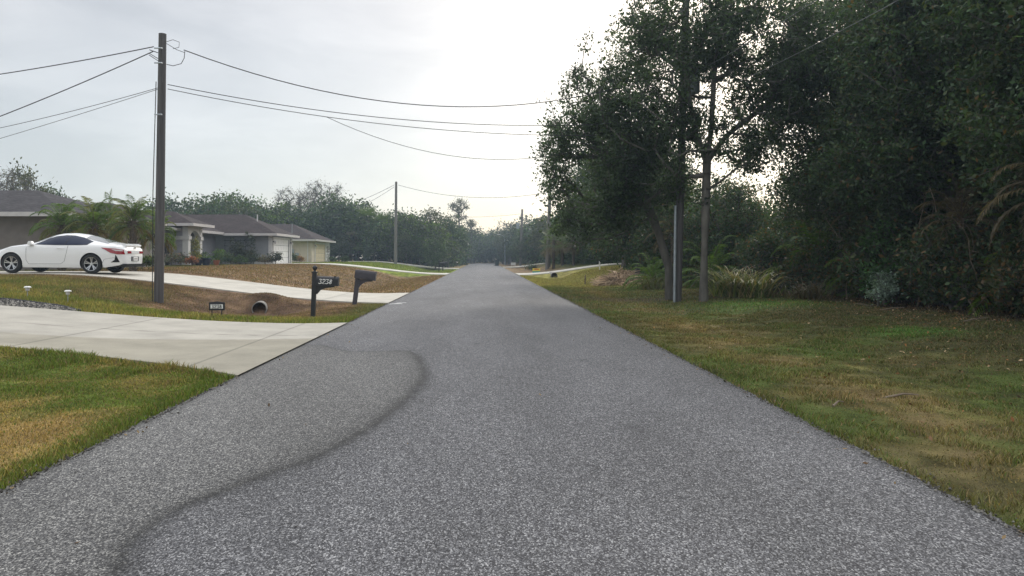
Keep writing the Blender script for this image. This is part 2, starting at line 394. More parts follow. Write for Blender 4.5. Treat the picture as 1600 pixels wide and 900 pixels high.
def lerp(a, b, t): t = np.asarray(t)[..., None]; return np.asarray(a)*(1-t) + np.asarray(b)*t
GREEN = (.080, .105, .024); LUSH = (.095, .135, .024); DRY = (.30, .205, .085); BROWN = (.130, .090, .064); DIRT = (.10, .078, .058)
DULL = (.105, .102, .036)
def ground_col(x, y):
    x = np.asarray(x, float); y = np.asarray(y, float)
    n = fbm(x*.55, y*.55, 11); n2 = fbm(x*2.1, y*2.1, 21); n3 = fbm(x*.16, y*.16, 31)
    d = XL-x; e = x-XR
    c = lerp(GREEN, DRY, sm((n-.42)/.25)*.8)
    # near left lawn: dry patch low down, lush rim along the road and driveway
    near = (x < 0) & (y < 10.8)
    patch = sm((.95-np.hypot((x+5.0)/2.6, (y-6.2)/1.9) + (n-.5)*1.8 + (n2-.5)*1.1)/.5)
    rim = sm((.42-d+(n2-.5)*.3)/.25)
    cn_ = lerp(lerp((.10,.135,.028), (.125,.165,.03), n2), (.36,.25,.105), np.clip(patch*.92, 0, 1))
    cn_ = lerp(cn_, DRY, sm((n2-.5)/.15)*.6)
    cn_ = lerp(cn_, LUSH, rim*.85)
    c = np.where(near[..., None], cn_, c)
    # strip between the first two driveways: green along the near edge, brown in the swale
    mid = (x < 0) & (y >= 10.8) & (y < 27)
    t = sm((y - 17.6 - .5*(n-.5)*4 - .10*np.clip(-x-5, 0, 9)*1.6)/1.6)
    cm = lerp(lerp((.12,.16,.028), (.27, .24, .07), sm((n2-.35)/.3)), lerp((.115,.075,.052), (.235, .155, .095), sm((n2-.3)/.4)), t)
    cm = lerp(cm, lerp((.12, .15, .03), (.24, .20, .06), sm((n2-.4)/.25)), sm((-x-8.5+(n-.5)*5)/2)*sm((23.5-y+(n2-.5)*3)/2)*.75)
    cm = lerp(cm, LUSH, sm((1.0-d+(n2-.5)*.8)/.5)*.6)
    c = np.where(mid[..., None], cm, c)
    # brown lawn beyond the second driveway
    far = (x < 0) & (y >= 27) & (y < 62)
    cf = lerp((.18, .115, .072), (.27, .185, .095), n)
    cf = lerp(cf, BROWN, sm((n2-.5)/.2)*.6)
    cf = lerp(cf, GREEN, sm((-x-17)/1.5)*.8)
    c = np.where(far[..., None], cf, c)
    lawn = (x < 0) & (y >= 62)
    cl = lerp((.14, .20, .03), (.20, .23, .04), n)
    cl = lerp(cl, (.28, .21, .09), sm((y-96)/4))
    cl = lerp(cl, DIRT, sm((-x-26-4*n)/3)*.8)
    c = np.where(lawn[..., None], cl, c)
    # right verge
    rt = (x > 0)
    cr = lerp(DULL, (.070, .094, .025), sm((n-.35)/.3))
    dryb = np.exp(-((e-1.15-.5*(n-.5)-.03*y)/.75)**2)
    n4 = fbm(x*4.5, y*4.5, 41, 3)
    cr = lerp(cr, (.30, .21, .10), np.clip(dryb*(.25+1.5*(n4-.3)+.7*(n2-.4)), 0, .85))
    cr = lerp(cr, (.115, .10, .06), sm((n4-.5)/.2)*.45)
    cr = lerp(cr, (.17, .18, .05), sm((n2-.47)/.15)*sm((n-.38)/.2)*.7)
    cr = lerp(cr, (.045, .048, .022), sm((.45-n4)/.15)*.45)
    cr = lerp(cr, (.24, .17, .09), sm((n2-.6)/.12)*.35*sm(e/1))
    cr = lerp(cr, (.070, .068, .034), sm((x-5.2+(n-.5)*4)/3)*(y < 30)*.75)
    cr = lerp(cr, (.085, .125, .03), sm((fbm(x*.9, y*.9, 81)-.52)/.12)*.7)
    cr = lerp(cr, (.09, .19, .03), np.exp(-((x-8.3)/1.8)**2-((y-22.5)/1.7)**2)*.8)
    cr = lerp(cr, (.08, .20, .03), np.exp(-((x-8.2)/.9)**2-((y-14)/.7)**2)*.7)
    cr = lerp(cr, (.11, .09, .07), np.exp(-((x-5.3)/2.0)**2-((y-27)/1.3)**2)*.9)
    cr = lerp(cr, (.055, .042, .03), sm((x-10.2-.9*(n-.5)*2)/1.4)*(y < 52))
    cr = np.where((y > 36)[..., None], lerp(cr, lerp((.26, .27, .07), (.32, .26, .10), n), sm((y-36)/4)*(1-sm((x-10)/2))), cr)
    cr = np.where((y > 68)[..., None], lerp(cr, lerp((.19, .125, .08), (.07, .085, .03), sm((x-7+(n-.5)*3)/2)), .85*sm((y-68)/2)), cr)
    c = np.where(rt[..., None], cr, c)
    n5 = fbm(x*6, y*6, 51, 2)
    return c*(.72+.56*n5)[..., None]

def axis(segs):
    a = []
    for x0, x1, st in segs: a += list(np.arange(x0, x1, st))
    return np.array(a + [segs[-1][1]])
gx = np.unique(np.concatenate([axis([(-260, -60, 10), (-60, -20, 2), (-20, -3.3, .22), (-3.3, -2.9, .1), (-2.9, 2.7, .7), (2.7, 3.3, .1), (3.3, 16, .22), (16, 60, 2), (60, 260, 10)])]).round(3))
gy = np.unique(axis([(-40, 2, 3), (2, 32, .22), (32, 75, .5), (75, 130, 1.2), (130, 420, 8)]).round(3))
X, Y = np.meshgrid(gx, gy); Z = H(X, Y)
nx, ny = len(gx), len(gy); idx = np.arange(nx*ny).reshape(ny, nx)
Fg = np.stack([idx[:-1, :-1], idx[:-1, 1:], idx[1:, 1:], idx[1:, :-1]], -1).reshape(-1, 4)
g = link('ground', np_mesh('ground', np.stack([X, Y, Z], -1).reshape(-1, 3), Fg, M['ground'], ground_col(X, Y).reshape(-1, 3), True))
tag(g, kind='structure')

# road with the rinse stain curve
rx = np.unique(np.concatenate([np.linspace(XL, XR, 116)])); ry = axis([(-12, 3, 1), (3, 17, .055), (17, 40, .4), (40, 176, 3)])
X, Y = np.meshgrid(rx, ry)
px2w = lambda q: ((q[0]-755)/1155*(1732.5/(q[1]-402)), 1732.5/(q[1]-402))
curve = [px2w(q) for q in [(478,541),(505,541),(530,549),(560,552),(600,552),(635,552),(652,560),(662,575),(663,592),(652,612),(630,636),(590,668),(540,700),(480,728),(420,750),(350,776),(285,802),(235,832),(205,862),(190,900),(150,960)]]
def polydist(X, Y, pts):
    best = np.full(X.shape, 1e9)
    for (ax, ay), (bx, by) in zip(pts[:-1], pts[1:]):
        dx, dy = bx-ax, by-ay; L = dx*dx+dy*dy
        t = np.clip(((X-ax)*dx+(Y-ay)*dy)/L, 0, 1)
        best = np.minimum(best, np.hypot(X-ax-t*dx, Y-ay-t*dy))
    return best
def smooth_curve(pts, n=6):
    out_ = []
    for i in range(len(pts)-1):
        p0, p1, p2, p3 = pts[max(i-1,0)], pts[i], pts[i+1], pts[min(i+2, len(pts)-1)]
        for k in range(n):
            t = k/n
            out_.append(tuple(.5*((2*p1[j])+(-p0[j]+p2[j])*t+(2*p0[j]-5*p1[j]+4*p2[j]-p3[j])*t*t+(-p0[j]+3*p1[j]-3*p2[j]+p3[j])*t**3) for j in (0, 1)))
    return out_ + [pts[-1]]
sc_ = smooth_curve(curve, 4)
jx = X + (fbm(X*3, Y*3, 77)-.5)*.10; jy = Y + (fbm(X*3, Y*3, 78)-.5)*.10
D = polydist(jx, jy, sc_)
poly = sc_ + [(-4, 2), (-4, 12.5)]
inside = np.zeros(X.shape, bool)
for (ax, ay), (bx, by) in zip(poly, poly[1:]+poly[:1]):
    cond = ((ay > Y) != (by > Y)) & (X < (bx-ax)*(Y-ay)/(by-ay+1e-12)+ax)
    inside ^= cond
wd = (.020 + .055*sm((11.6-Y)/1.2))*(.75+.5*fbm(X*5, Y*5, 19))
stain = np.exp(-(D/wd)**2)
halo = np.exp(-D/.30)*inside
c = np.ones(X.shape+(3,))
c *= (1 - .52*stain*(.55+.9*fbm(X*7, Y*7, 9)) - .10*np.exp(-(D/.22)**2))[..., None]
c *= np.where(inside[..., None], np.array([1.10, 1.085, 1.01])*(1-.24*halo[..., None]), 1)
c *= (1 - .20*np.exp(-np.hypot((X-1.32)/.10, (Y-6.3)/.16)**2) - .2*np.exp(-np.hypot((X+.35)/.07, (Y-4.7)/.07)**2))[..., None]
edge = np.minimum(X-XL, XR-X)
c *= (1 - .07*np.exp(-((X+1.35+.1*np.sin(Y*.2))/.33)**2) - .07*np.exp(-((X-.55)/.33)**2) - .05*np.exp(-((X-1.6)/.3)**2) + .05*np.exp(-((X+.4)/.3)**2))[..., None]
c *= (.88+.24*fbm(X*1.1, Y*.45, 91))[..., None]
for sx_, sy_, sr_ in ((1.9, 5.6, .05), (-1.2, 7.3, .04), (.2, 9.0, .05), (.75, 5.0, .03), (-.1, 12.5, .07), (1.4, 10.5, .06), (-2.0, 8.8, .035)): c *= (1-.45*np.exp(-np.hypot((X-sx_)/sr_, (Y-sy_)/(sr_*1.4))**2))[..., None]
c *= (1 - .35*np.exp(-(edge/.09)**2))[..., None]
c[..., 2] *= 1.03
nx, ny = len(rx), len(ry); idx = np.arange(nx*ny).reshape(ny, nx)
F = np.stack([idx[:-1, :-1], idx[:-1, 1:], idx[1:, 1:], idx[1:, :-1]], -1).reshape(-1, 4)
X2 = X.copy()
wob = (fbm(Y[:, 0]*1.3, Y[:, 0]*0, 55)-.5)*.09 + (fbm(Y[:, 0]*6, Y[:, 0]*0, 56)-.5)*.04
X2[:, 0] += wob; X2[:, -1] -= wob[::-1]
Zr = .012 + .03*(1-(X/3)**2)
tag(link('road', np_mesh('road', np.stack([X2, Y, Zr], -1).reshape(-1, 3), F, M['asphalt'], c.reshape(-1, 3), True)), kind='structure')

def sheet(name, near, far, xs, lift, colf):
    """concrete sheet between two edges y=near(x) and y=far(x)"""
    U = np.linspace(0, 1, 61); Xs, Us = np.meshgrid(xs, U)
    Ys = near(Xs)*(1-Us)+far(Xs)*Us
    Zs = H0(Xs, Ys)+lift
    Zs[0] -= .06*0
    V = np.stack([Xs, Ys, Zs], -1)
    top = V.reshape(-1, 3); n0, n1 = V.shape[:2]; idx = np.arange(n0*n1).reshape(n0, n1)
    F = np.stack([idx[:-1, :-1], idx[:-1, 1:], idx[1:, 1:], idx[1:, :-1]], -1).reshape(-1, 4)
    b = len(top); lowN = V[0].copy(); lowN[:, 2] -= .14; lowF = V[-1].copy(); lowF[:, 2] -= .14; lowE = V[:, -1].copy(); lowE[:, 2] -= .1
    VV = np.concatenate([top, lowN, lowF]); a = np.arange(n1-1)
    f1 = np.stack([b+a, b+a+1, idx[0, 1:], idx[0, :-1]], -1); f2 = np.stack([idx[-1, :-1], idx[-1, 1:], b+n1+a+1, b+n1+a], -1)
    F = np.concatenate([F, f1, f2])
    c = colf(VV[:, 0], VV[:, 1])
    return tag(link(name, np_mesh(name, VV, F, M['concrete'], c, False)), kind='structure')
def ip(tab): 
    xs_, ys_ = zip(*sorted(tab)); return lambda x: np.interp(x, xs_, ys_)
def c1(x, y):
    base = np.tile(np.array([.40, .38, .335]), (len(x), 1))
    lim = 12.9 + .5*np.sin((x+5)*.6)
    base = lerp(base, np.array([.29, .27, .215]), sm((lim-y)/.12+.5)*.85*sm((x+9.5)/2.5))
    for j in (-7.05, -3.95, -13.5): base *= (1-.45*np.exp(-((x-j)/.022)**2))[:, None]
    base *= (1-.40*np.exp(-((y-13.75-.03*(x+7))/.03)**2))[:, None]
    return base
sheet('driveway', ip([(-3.06, 9.2), (-3.5, 9.55), (-4.4, 10.15), (-5.6, 10.65), (-7.2, 11.0), (-12, 11.3), (-30, 11.5)]),
      ip([(-3.06, 16.6), (-4, 16.35), (-6, 16.2), (-11, 16.2), (-30, 16.2)]), np.unique(np.concatenate([np.linspace(-30, -14, 10), np.linspace(-14, -3.05, 440)])), .035, c1)
def c2(x, y):
    base = np.tile(np.array([.50, .475, .42]), (len(x), 1))
    for j in (-5.3, -9.5, -13.7): base *= (1-.4*np.exp(-((x-j-.0)/.03)**2))[:, None]
    return base
sheet('driveway', ip([(-3.06, 23.8), (-3.6, 24.0), (-5, 24.25), (-8, 24.3), (-17, 24.1), (-32, 24.1)]),
      ip([(-3.06, 30.6), (-3.8, 30.2), (-5, 29.6), (-7.5, 29.3), (-12, 29.2), (-32, 29.2)]), np.linspace(-32, -3.05, 300), .035, c2)
c3 = lambda x, y: np.tile(np.array([.54, .52, .47]), (len(x), 1))
sheet('driveway', ip([(-3.06, 62.5), (-6, 63.6), (-17.3, 60.6)]), ip([(-3.06, 68.0), (-6, 66.9), (-17.3, 65.6)]), np.linspace(-17.3, -3.05, 60), .06, c3)
sheet('driveway', ip([(-3.06, 92), (-30, 93)]), ip([(-3.06, 97), (-30, 96)]), np.linspace(-18, -3.05, 30), .08, c3)
sheet('driveway', ip([(2.9, 60.5), (5, 61.8), (14, 64)]), ip([(2.9, 67.5), (5, 66.6), (14, 68)]), np.linspace(2.9, 14, 60), .06, c3)
sheet('driveway', ip([(2.9, 106), (14, 107)]), ip([(2.9, 111), (14, 110)]), np.linspace(2.9, 12, 20), .08, c3)

# faint white survey marks painted at the road edge
mk = MB()
for (x0, y0, x1, y1, wv) in [(-2.98, 23.4, -2.62, 23.75, .05), (-2.95, 23.5, -2.55, 23.4, .05), (-2.80, 23.9, -2.5, 24.0, .06)]:
    d_ = Vector((x1-x0, y1-y0, 0)).normalized(); n_ = Vector((-d_.y, d_.x, 0))*wv
    zz = [(.012+.03*(1-(xx/3)**2)+.006) for xx in (x0, x1)]
    mk.add([(x0-n_.x, y0-n_.y, zz[0]), (x1-n_.x, y1-n_.y, zz[1]), (x1+n_.x, y1+n_.y, zz[1]), (x0+n_.x, y0+n_.y, zz[0])], [(0, 1, 2, 3)])
tag(mk.build('road_marking', M['white']), kind='structure')

# ------------------------------------------------------------------ haze
hz = MB().box(-300, 300, -60, 460, -3, 45)
m = bpy.data.materials.new('haze'); m.use_nodes = True; nt = m.node_tree; nt.nodes.clear()
o_ = nt.nodes.new('ShaderNodeOutputMaterial'); pv = nt.nodes.new('ShaderNodeVolumePrincipled')
pv.inputs['Color'].default_value = (.62, .80, 1.0, 1); pv.inputs['Density'].default_value = .0010; pv.inputs['Anisotropy'].default_value = .3
nt.links.new(pv.outputs[0], o_.inputs['Volume'])
HAZE = True
if HAZE: tag(hz.build('haze', m), kind='stuff')

# ------------------------------------------------------------------ houses
def gz(x, y): return float(H(x, y))
def hip_roof(mb, x0, x1, y0, y1, z, zr, r0, r1):
    """hip roof on a rectangle; ridge from r0 to r1 (x,y)"""
    mb.add([(x0,y0,z),(x1,y0,z),(x1,y1,z),(x0,y1,z),(r0[0],r0[1],zr),(r1[0],r1[1],zr)],
           [(0,1,5,4),(1,2,5),(2,3,4,5),(3,0,4),(0,3,2,1)])
def gutter_ring(x0, x1, y0, y1, z, t=.05, h=.17):
    g_ = MB()
    g_.box(x0-t, x1+t, y0-t, y0-.003, z-h, z+.02); g_.box(x0-t, x1+t, y1+.003, y1+t, z-h, z+.02)
    g_.box(x1+.003, x1+t, y0-.003, y1+.003, z-h, z+.02); g_.box(x0-t, x0-.003, y0-.003, y1+.003, z-h, z+.02)
    return g_
def east_window(parent, x, y0, y1, z0, z1, fm, pm):
    f = MB(); t = .10
    f.box(x-.02, x+.05, y0, y0+t, z0, z1); f.box(x-.02, x+.05, y1-t, y1, z0, z1)
    f.box(x-.02, x+.05, y0+t, y1-t, z0, z0+t); f.box(x-.02, x+.05, y0+t, y1-t, z1-t, z1)
    f.box(x-.01, x+.035, (y0+y1)/2-.025, (y0+y1)/2+.025, z0+t, z1-t)
    fo = f.build('window', fm, parent)
    MB().box(x+.004, x+.018, y0+t, y1-t, z0+t, z1-t).build('pane', pm, fo)
    return fo
def south_window(parent, y, x0, x1, z0, z1, fm, pm):
    f = MB(); t = .10
    f.box(x0, x0+t, y-.05, y+.02, z0, z1); f.box(x1-t, x1, y-.05, y+.02, z0, z1)
    f.box(x0+t, x1-t, y-.05, y+.02, z0, z0+t); f.box(x0+t, x1-t, y-.05, y+.02, z1-t, z1)
    fo = f.build('window', fm, parent)
    MB().box(x0+t, x1-t, y-.018, y-.004, z0+t, z1-t).build('pane', pm, fo)
    return fo
def garage_east(parent, x, y0, y1, z0, z1, dm, fm):
    """recessed sectional door facing the street, with frame"""
    d = MB(); n = 4; hh = (z1-z0)/n
    for i in range(n):
        d.box(x-.10, x-.05, y0, y1, z0+i*hh+.012, z0+(i+1)*hh-.012)
        w_ = (y1-y0)/6
        for k in range(6):
            d.box(x-.05, x-.032, y0+k*w_+.10, y0+(k+1)*w_-.10, z0+i*hh+.12, z0+(i+1)*hh-.12)
    dd = d.build('garage_door', dm, parent)
    MB().box(x-.14, x-.105, y0, y1, z0, z1).build('door_backing', M['seam'], dd)
    f = MB(); t = .16
    f.box(x-.02, x+.06, y0-t, y0, z0, z1+t); f.box(x-.02, x+.06, y1, y1+t, z0, z1+t); f.box(x-.02, x+.06, y0, y1, z1, z1+t)
    f.build('door_frame', fm, parent)
def wall_lamp(parent, x, y, z):
    l = MB(); l.box(x+.003, x+.05, y-.05, y+.05, z-.03, z+.09); l.box(x+.05, x+.16, y-.015, y+.015, z+.05, z+.075)
    lo = l.build('wall_lamp', M['black'], parent)
    MB().lathe([(.05, -.16), (.085, .0), (.10, .02), (.02, .10)], 8, (x+.16, y, z-.02)).build('lamp_glass', M['clearlens'], lo)
def opening_wall(mb, x, y0, y1, z0, z1, oy0, oy1, oz1, th=.2):
    """east-facing wall with a garage opening"""
    mb.box(x-th, x, y0, oy0, z0, z1); mb.box(x-th, x, oy1, y1, z0, z1); mb.box(x-th, x, oy0, oy1, oz1, z1)

# --- nearest house (taupe, far left)
hA = empty('brick_house' if False else 'house', (-18.9, 33, .85), 0, 'taupe stucco house with grey shingle hip roof behind the white car at the left edge', 'house')
def rel(o): return o
def hbuild(mb, name, mat, parent, off, **k):
    mb.v = [(v[0]-off[0], v[1]-off[1], v[2]-off[2]) for v in mb.v]
    return mb.build(name, mat, parent, **k)
class Off:
    """collects parts in world metres for a thing whose Empty stands elsewhere"""
    def __init__(s, root): s.r = root
    def __call__(s, mb, name, mat, parent=None, **k):
        return hbuild(mb, name, mat, parent or s.r, s.r.location, **k)
A = Off(hA)
A(MB().box(-40, -18.9, 33, 42, .3, 3.45), 'wall', M['taupe'])
rf = MB(); hip_roof(rf, -40.6, -18.3, 32.4, 42.6, 3.48, 5.35-.45, (-36, 37.5), (-22.6, 37.5)); rA = A(rf, 'roof', M['roofgrey'])
A(gutter_ring(-40.6, -18.3, 32.4, 42.6, 3.47), 'gutter', M['gutter'])
A(MB().tube([(-24.5, 35.2, 4.0), (-24.5, 35.2, 4.65)], .05), 'vent_pipe', M['trim'], rA)
A(MB().box(-26, -24.2, 34.2, 35.0, 4.02, 4.25), 'roof_vent', M['trim'], rA)
A(MB().tube([(-18.84, 32.93, .9), (-18.84, 32.93, 3.3)], .045), 'downspout', M['trim'])

# --- middle house (blue grey)
hB = empty('house', (-17.2, 60, .85), 0, 'blue grey house with brown hip roof, arched entry and white garage door', 'house')
Bo = Off(hB); ZG = .5
wb = MB(); wb.box(-32, -17.4, 60, 66, ZG, 3.4)
opening_wall(wb, -17.2, 60.003, 65.997, ZG, 3.4, 60.55, 65.4, 3.02)
Bo(wb, 'wall', M['bluegray'])
w2 = MB().box(-33, -21.7, 47, 60.2, ZG, 3.45); Bo(w2, 'wall', M['lilac'])
Bo(MB().box(-31, -17.15, 59.94, 59.997, ZG, 1.25), 'plinth', M['trim'])
# white corner trims beside the garage
Bo(MB().box(-17.42, -17.14, 59.93, 60.10, 1.26, 3.3), 'corner_trim', M['trim']); Bo(MB().box(-17.3, -17.1, 65.9, 66.08, .8, 3.3), 'corner_trim', M['trim'])
# garage door (world coordinates then shifted)
def shifted_children(fn, root):
    before = set(bpy.data.objects); fn(); T = root.location
    for o in set(bpy.data.objects)-before:
        if o.type == 'MESH':
            o.data.transform(Matrix.Translation(-T))
shifted_children(lambda: garage_east(hB, -17.2, 60.55, 65.4, .95, 3.02, M['white'], M['trim']), hB)
shifted_children(lambda: (wall_lamp(hB, -17.13, 60.3, 2.75), wall_lamp(hB, -17.13, 65.7, 2.75)), hB)
shifted_children(lambda: east_window(hB, -21.7, 47.7, 50.1, 1.35, 3.0, M['white'], M['curtain']), hB)
shifted_children(lambda: south_window(hB, 47, -24.6, -23.0, 1.5, 3.0, M['white'], M['glassdark']), hB)
Bo(MB().box(-33, -21.62, 46.94, 46.997, ZG, 1.3).box(-21.697, -21.62, 47, 50.9, ZG, 1.2), 'plinth', M['trim'])
# entry block with columns and arch
e1 = MB(); e1.box(-22.5, -20.75, 51.0, 51.25, ZG, 3.8); e1.box(-22.5, -20.75, 53.3, 53.55, ZG, 3.8); e1.box(-21.85, -21.55, 51.25, 53.3, ZG, 3.8)
Bo(e1, 'entry_wall', M['lilac'])
cs = MB()
for y_ in (51.0, 53.15):
    cs.box(-20.75, -20.35, y_, y_+.4, ZG+.6, 3.72); cs.box(-20.82, -20.28, y_-.06, y_+.46, 2.72, 2.98); cs.box(-20.80, -20.30, y_-.05, y_+.45, ZG, ZG+.7)
# arch between the columns
n = 14; arc = []
for k in range(n+1):
    a = math.pi*k/n; arc.append((52.275+.875*-math.cos(a), 2.75+.62*math.sin(a)))
for k in range(n):
    (ya, za), (yb, zb) = arc[k], arc[k+1]
    cs.add([(-20.72,ya,za),(-20.72,yb,zb),(-20.72,yb,3.72),(-20.72,ya,3.72),(-20.38,ya,za),(-20.38,yb,zb),(-20.38,yb,3.72),(-20.38,ya,3.72)],
           [(0,1,2,3),(7,6,5,4),(0,4,5,1),(3,2,6,7),(0,3,7,4),(1,5,6,2)])
Bo(cs, 'entry_column', M['trim'])
Bo(MB().box(-22.5, -20.76, 50.93, 50.997, 2.72, 2.98), 'wall_band', M['trim'])
do = Bo(MB().box(-21.54, -21.47, 51.8, 52.8, ZG+.4, 3.0), 'entry_door', M['black'])
Bo(MB().box(-21.69, -21.62, 50.25, 50.9, ZG+.4, 2.95), 'side_window', M['glassdark'])
rf = MB(); hip_roof(rf, -33.6, -20.9, 46.4, 60.8, 3.5, 5.45, (-27.2, 53.0), (-27.2, 54.4)); rB = Bo(rf, 'roof', M['roofbrown'])
rf = MB(); hip_roof(rf, -24.5, -19.75, 50.3, 54.2, 3.82, 4.75, (-24, 52.25), (-21.9, 52.25)); rB2 = Bo(rf, 'entry_roof', M['roofbrown'])
rf = MB(); hip_roof(rf, -32.6, -16.6, 59.35, 66.65, 3.42, 5.15, (-29, 63), (-20.3, 63)); rB3 = Bo(rf, 'garage_roof', M['roofbrown'])
Bo(gutter_ring(-33.6, -20.9, 46.4, 60.8, 3.49), 'gutter', M['gutter']); Bo(gutter_ring(-24.5, -19.75, 50.3, 54.2, 3.81), 'gutter', M['gutter'])
Bo(gutter_ring(-32.6, -16.6, 59.35, 66.65, 3.41), 'gutter', M['gutter'])
Bo(MB().tube([(-19, 62.2, 4.3), (-19, 62.2, 5.1)], .05), 'vent_pipe', M['trim'], rB3)
# trellis with dark climber on the south wall
tr = MB()
for i in range(6): tr.box(-20.9+i*.42, -20.86+i*.42, 59.78, 59.82, 1.0, 2.95)
for i in range(5): tr.box(-20.95, -18.75, 59.74, 59.775, 1.15+i*.42, 1.19+i*.42)
Bo(tr, 'trellis', M['black'])

# --- far house (beige)
hC = empty('house', (-18.1, 78, .85), 0, 'beige house with brown hip roof and cream garage door, farthest of the row', 'house')
Co = Off(hC)
wb = MB(); wb.box(-32, -18.3, 78, 87, ZG, 3.35); opening_wall(wb, -18.1, 78.003, 86.997, ZG, 3.35, 79.6, 84.6, 2.95)
Co(wb, 'wall', M['beige'])
shifted_children(lambda: garage_east(hC, -18.1, 79.6, 84.6, .9, 2.95, M['cream'], M['trim']), hC)
shifted_children(lambda: (wall_lamp(hC, -18.03, 79.2, 2.7), wall_lamp(hC, -18.03, 85.6, 2.7)), hC)
st = MB()
rg = random.Random(5)
for i in range(60):
    y_ = 85.1+rg.random()*1.4; z_ = .9+rg.random()*1.7; st.box(-18.06, -18.0-rg.random()*.02, y_, y_+.16, z_, z_+.13)
Co(MB().box(-18.097, -18.055, 84.85, 86.9, ZG, 3.2), 'corner_trim', M['trim']); st.box(-18.07, -18.062, 85.0, 86.7, .85, 2.75); Co(st, 'stone_cladding', M['pipe'])
rf = MB(); hip_roof(rf, -32.6, -17.5, 77.4, 87.6, 3.38, 5.2, (-29, 82.5), (-21.2, 82.5)); rC = Co(rf, 'roof', M['roofbrown'])
Co(gutter_ring(-32.6, -17.5, 77.4, 87.6, 3.37), 'gutter', M['gutter'])
Co(MB().tube([(-18.5, 77.93, .9), (-18.5, 77.93, 3.25)], .05), 'downspout', M['trim'])
Co(MB().tube([(-20.0, 77.35, 3.4), (-20.0, 77.35, 5.0)], .035), 'service_mast', M['galv'])
Co(MB().box(-20.25, -19.95, 77.80, 77.997, 1.9, 2.35).box(-19.8, -19.45, 77.84, 77.997, 1.65, 1.95).tube([(-20.1, 77.9, 2.35), (-20.1, 77.9, 3.3)], .02), 'meter_box', M['galv'])

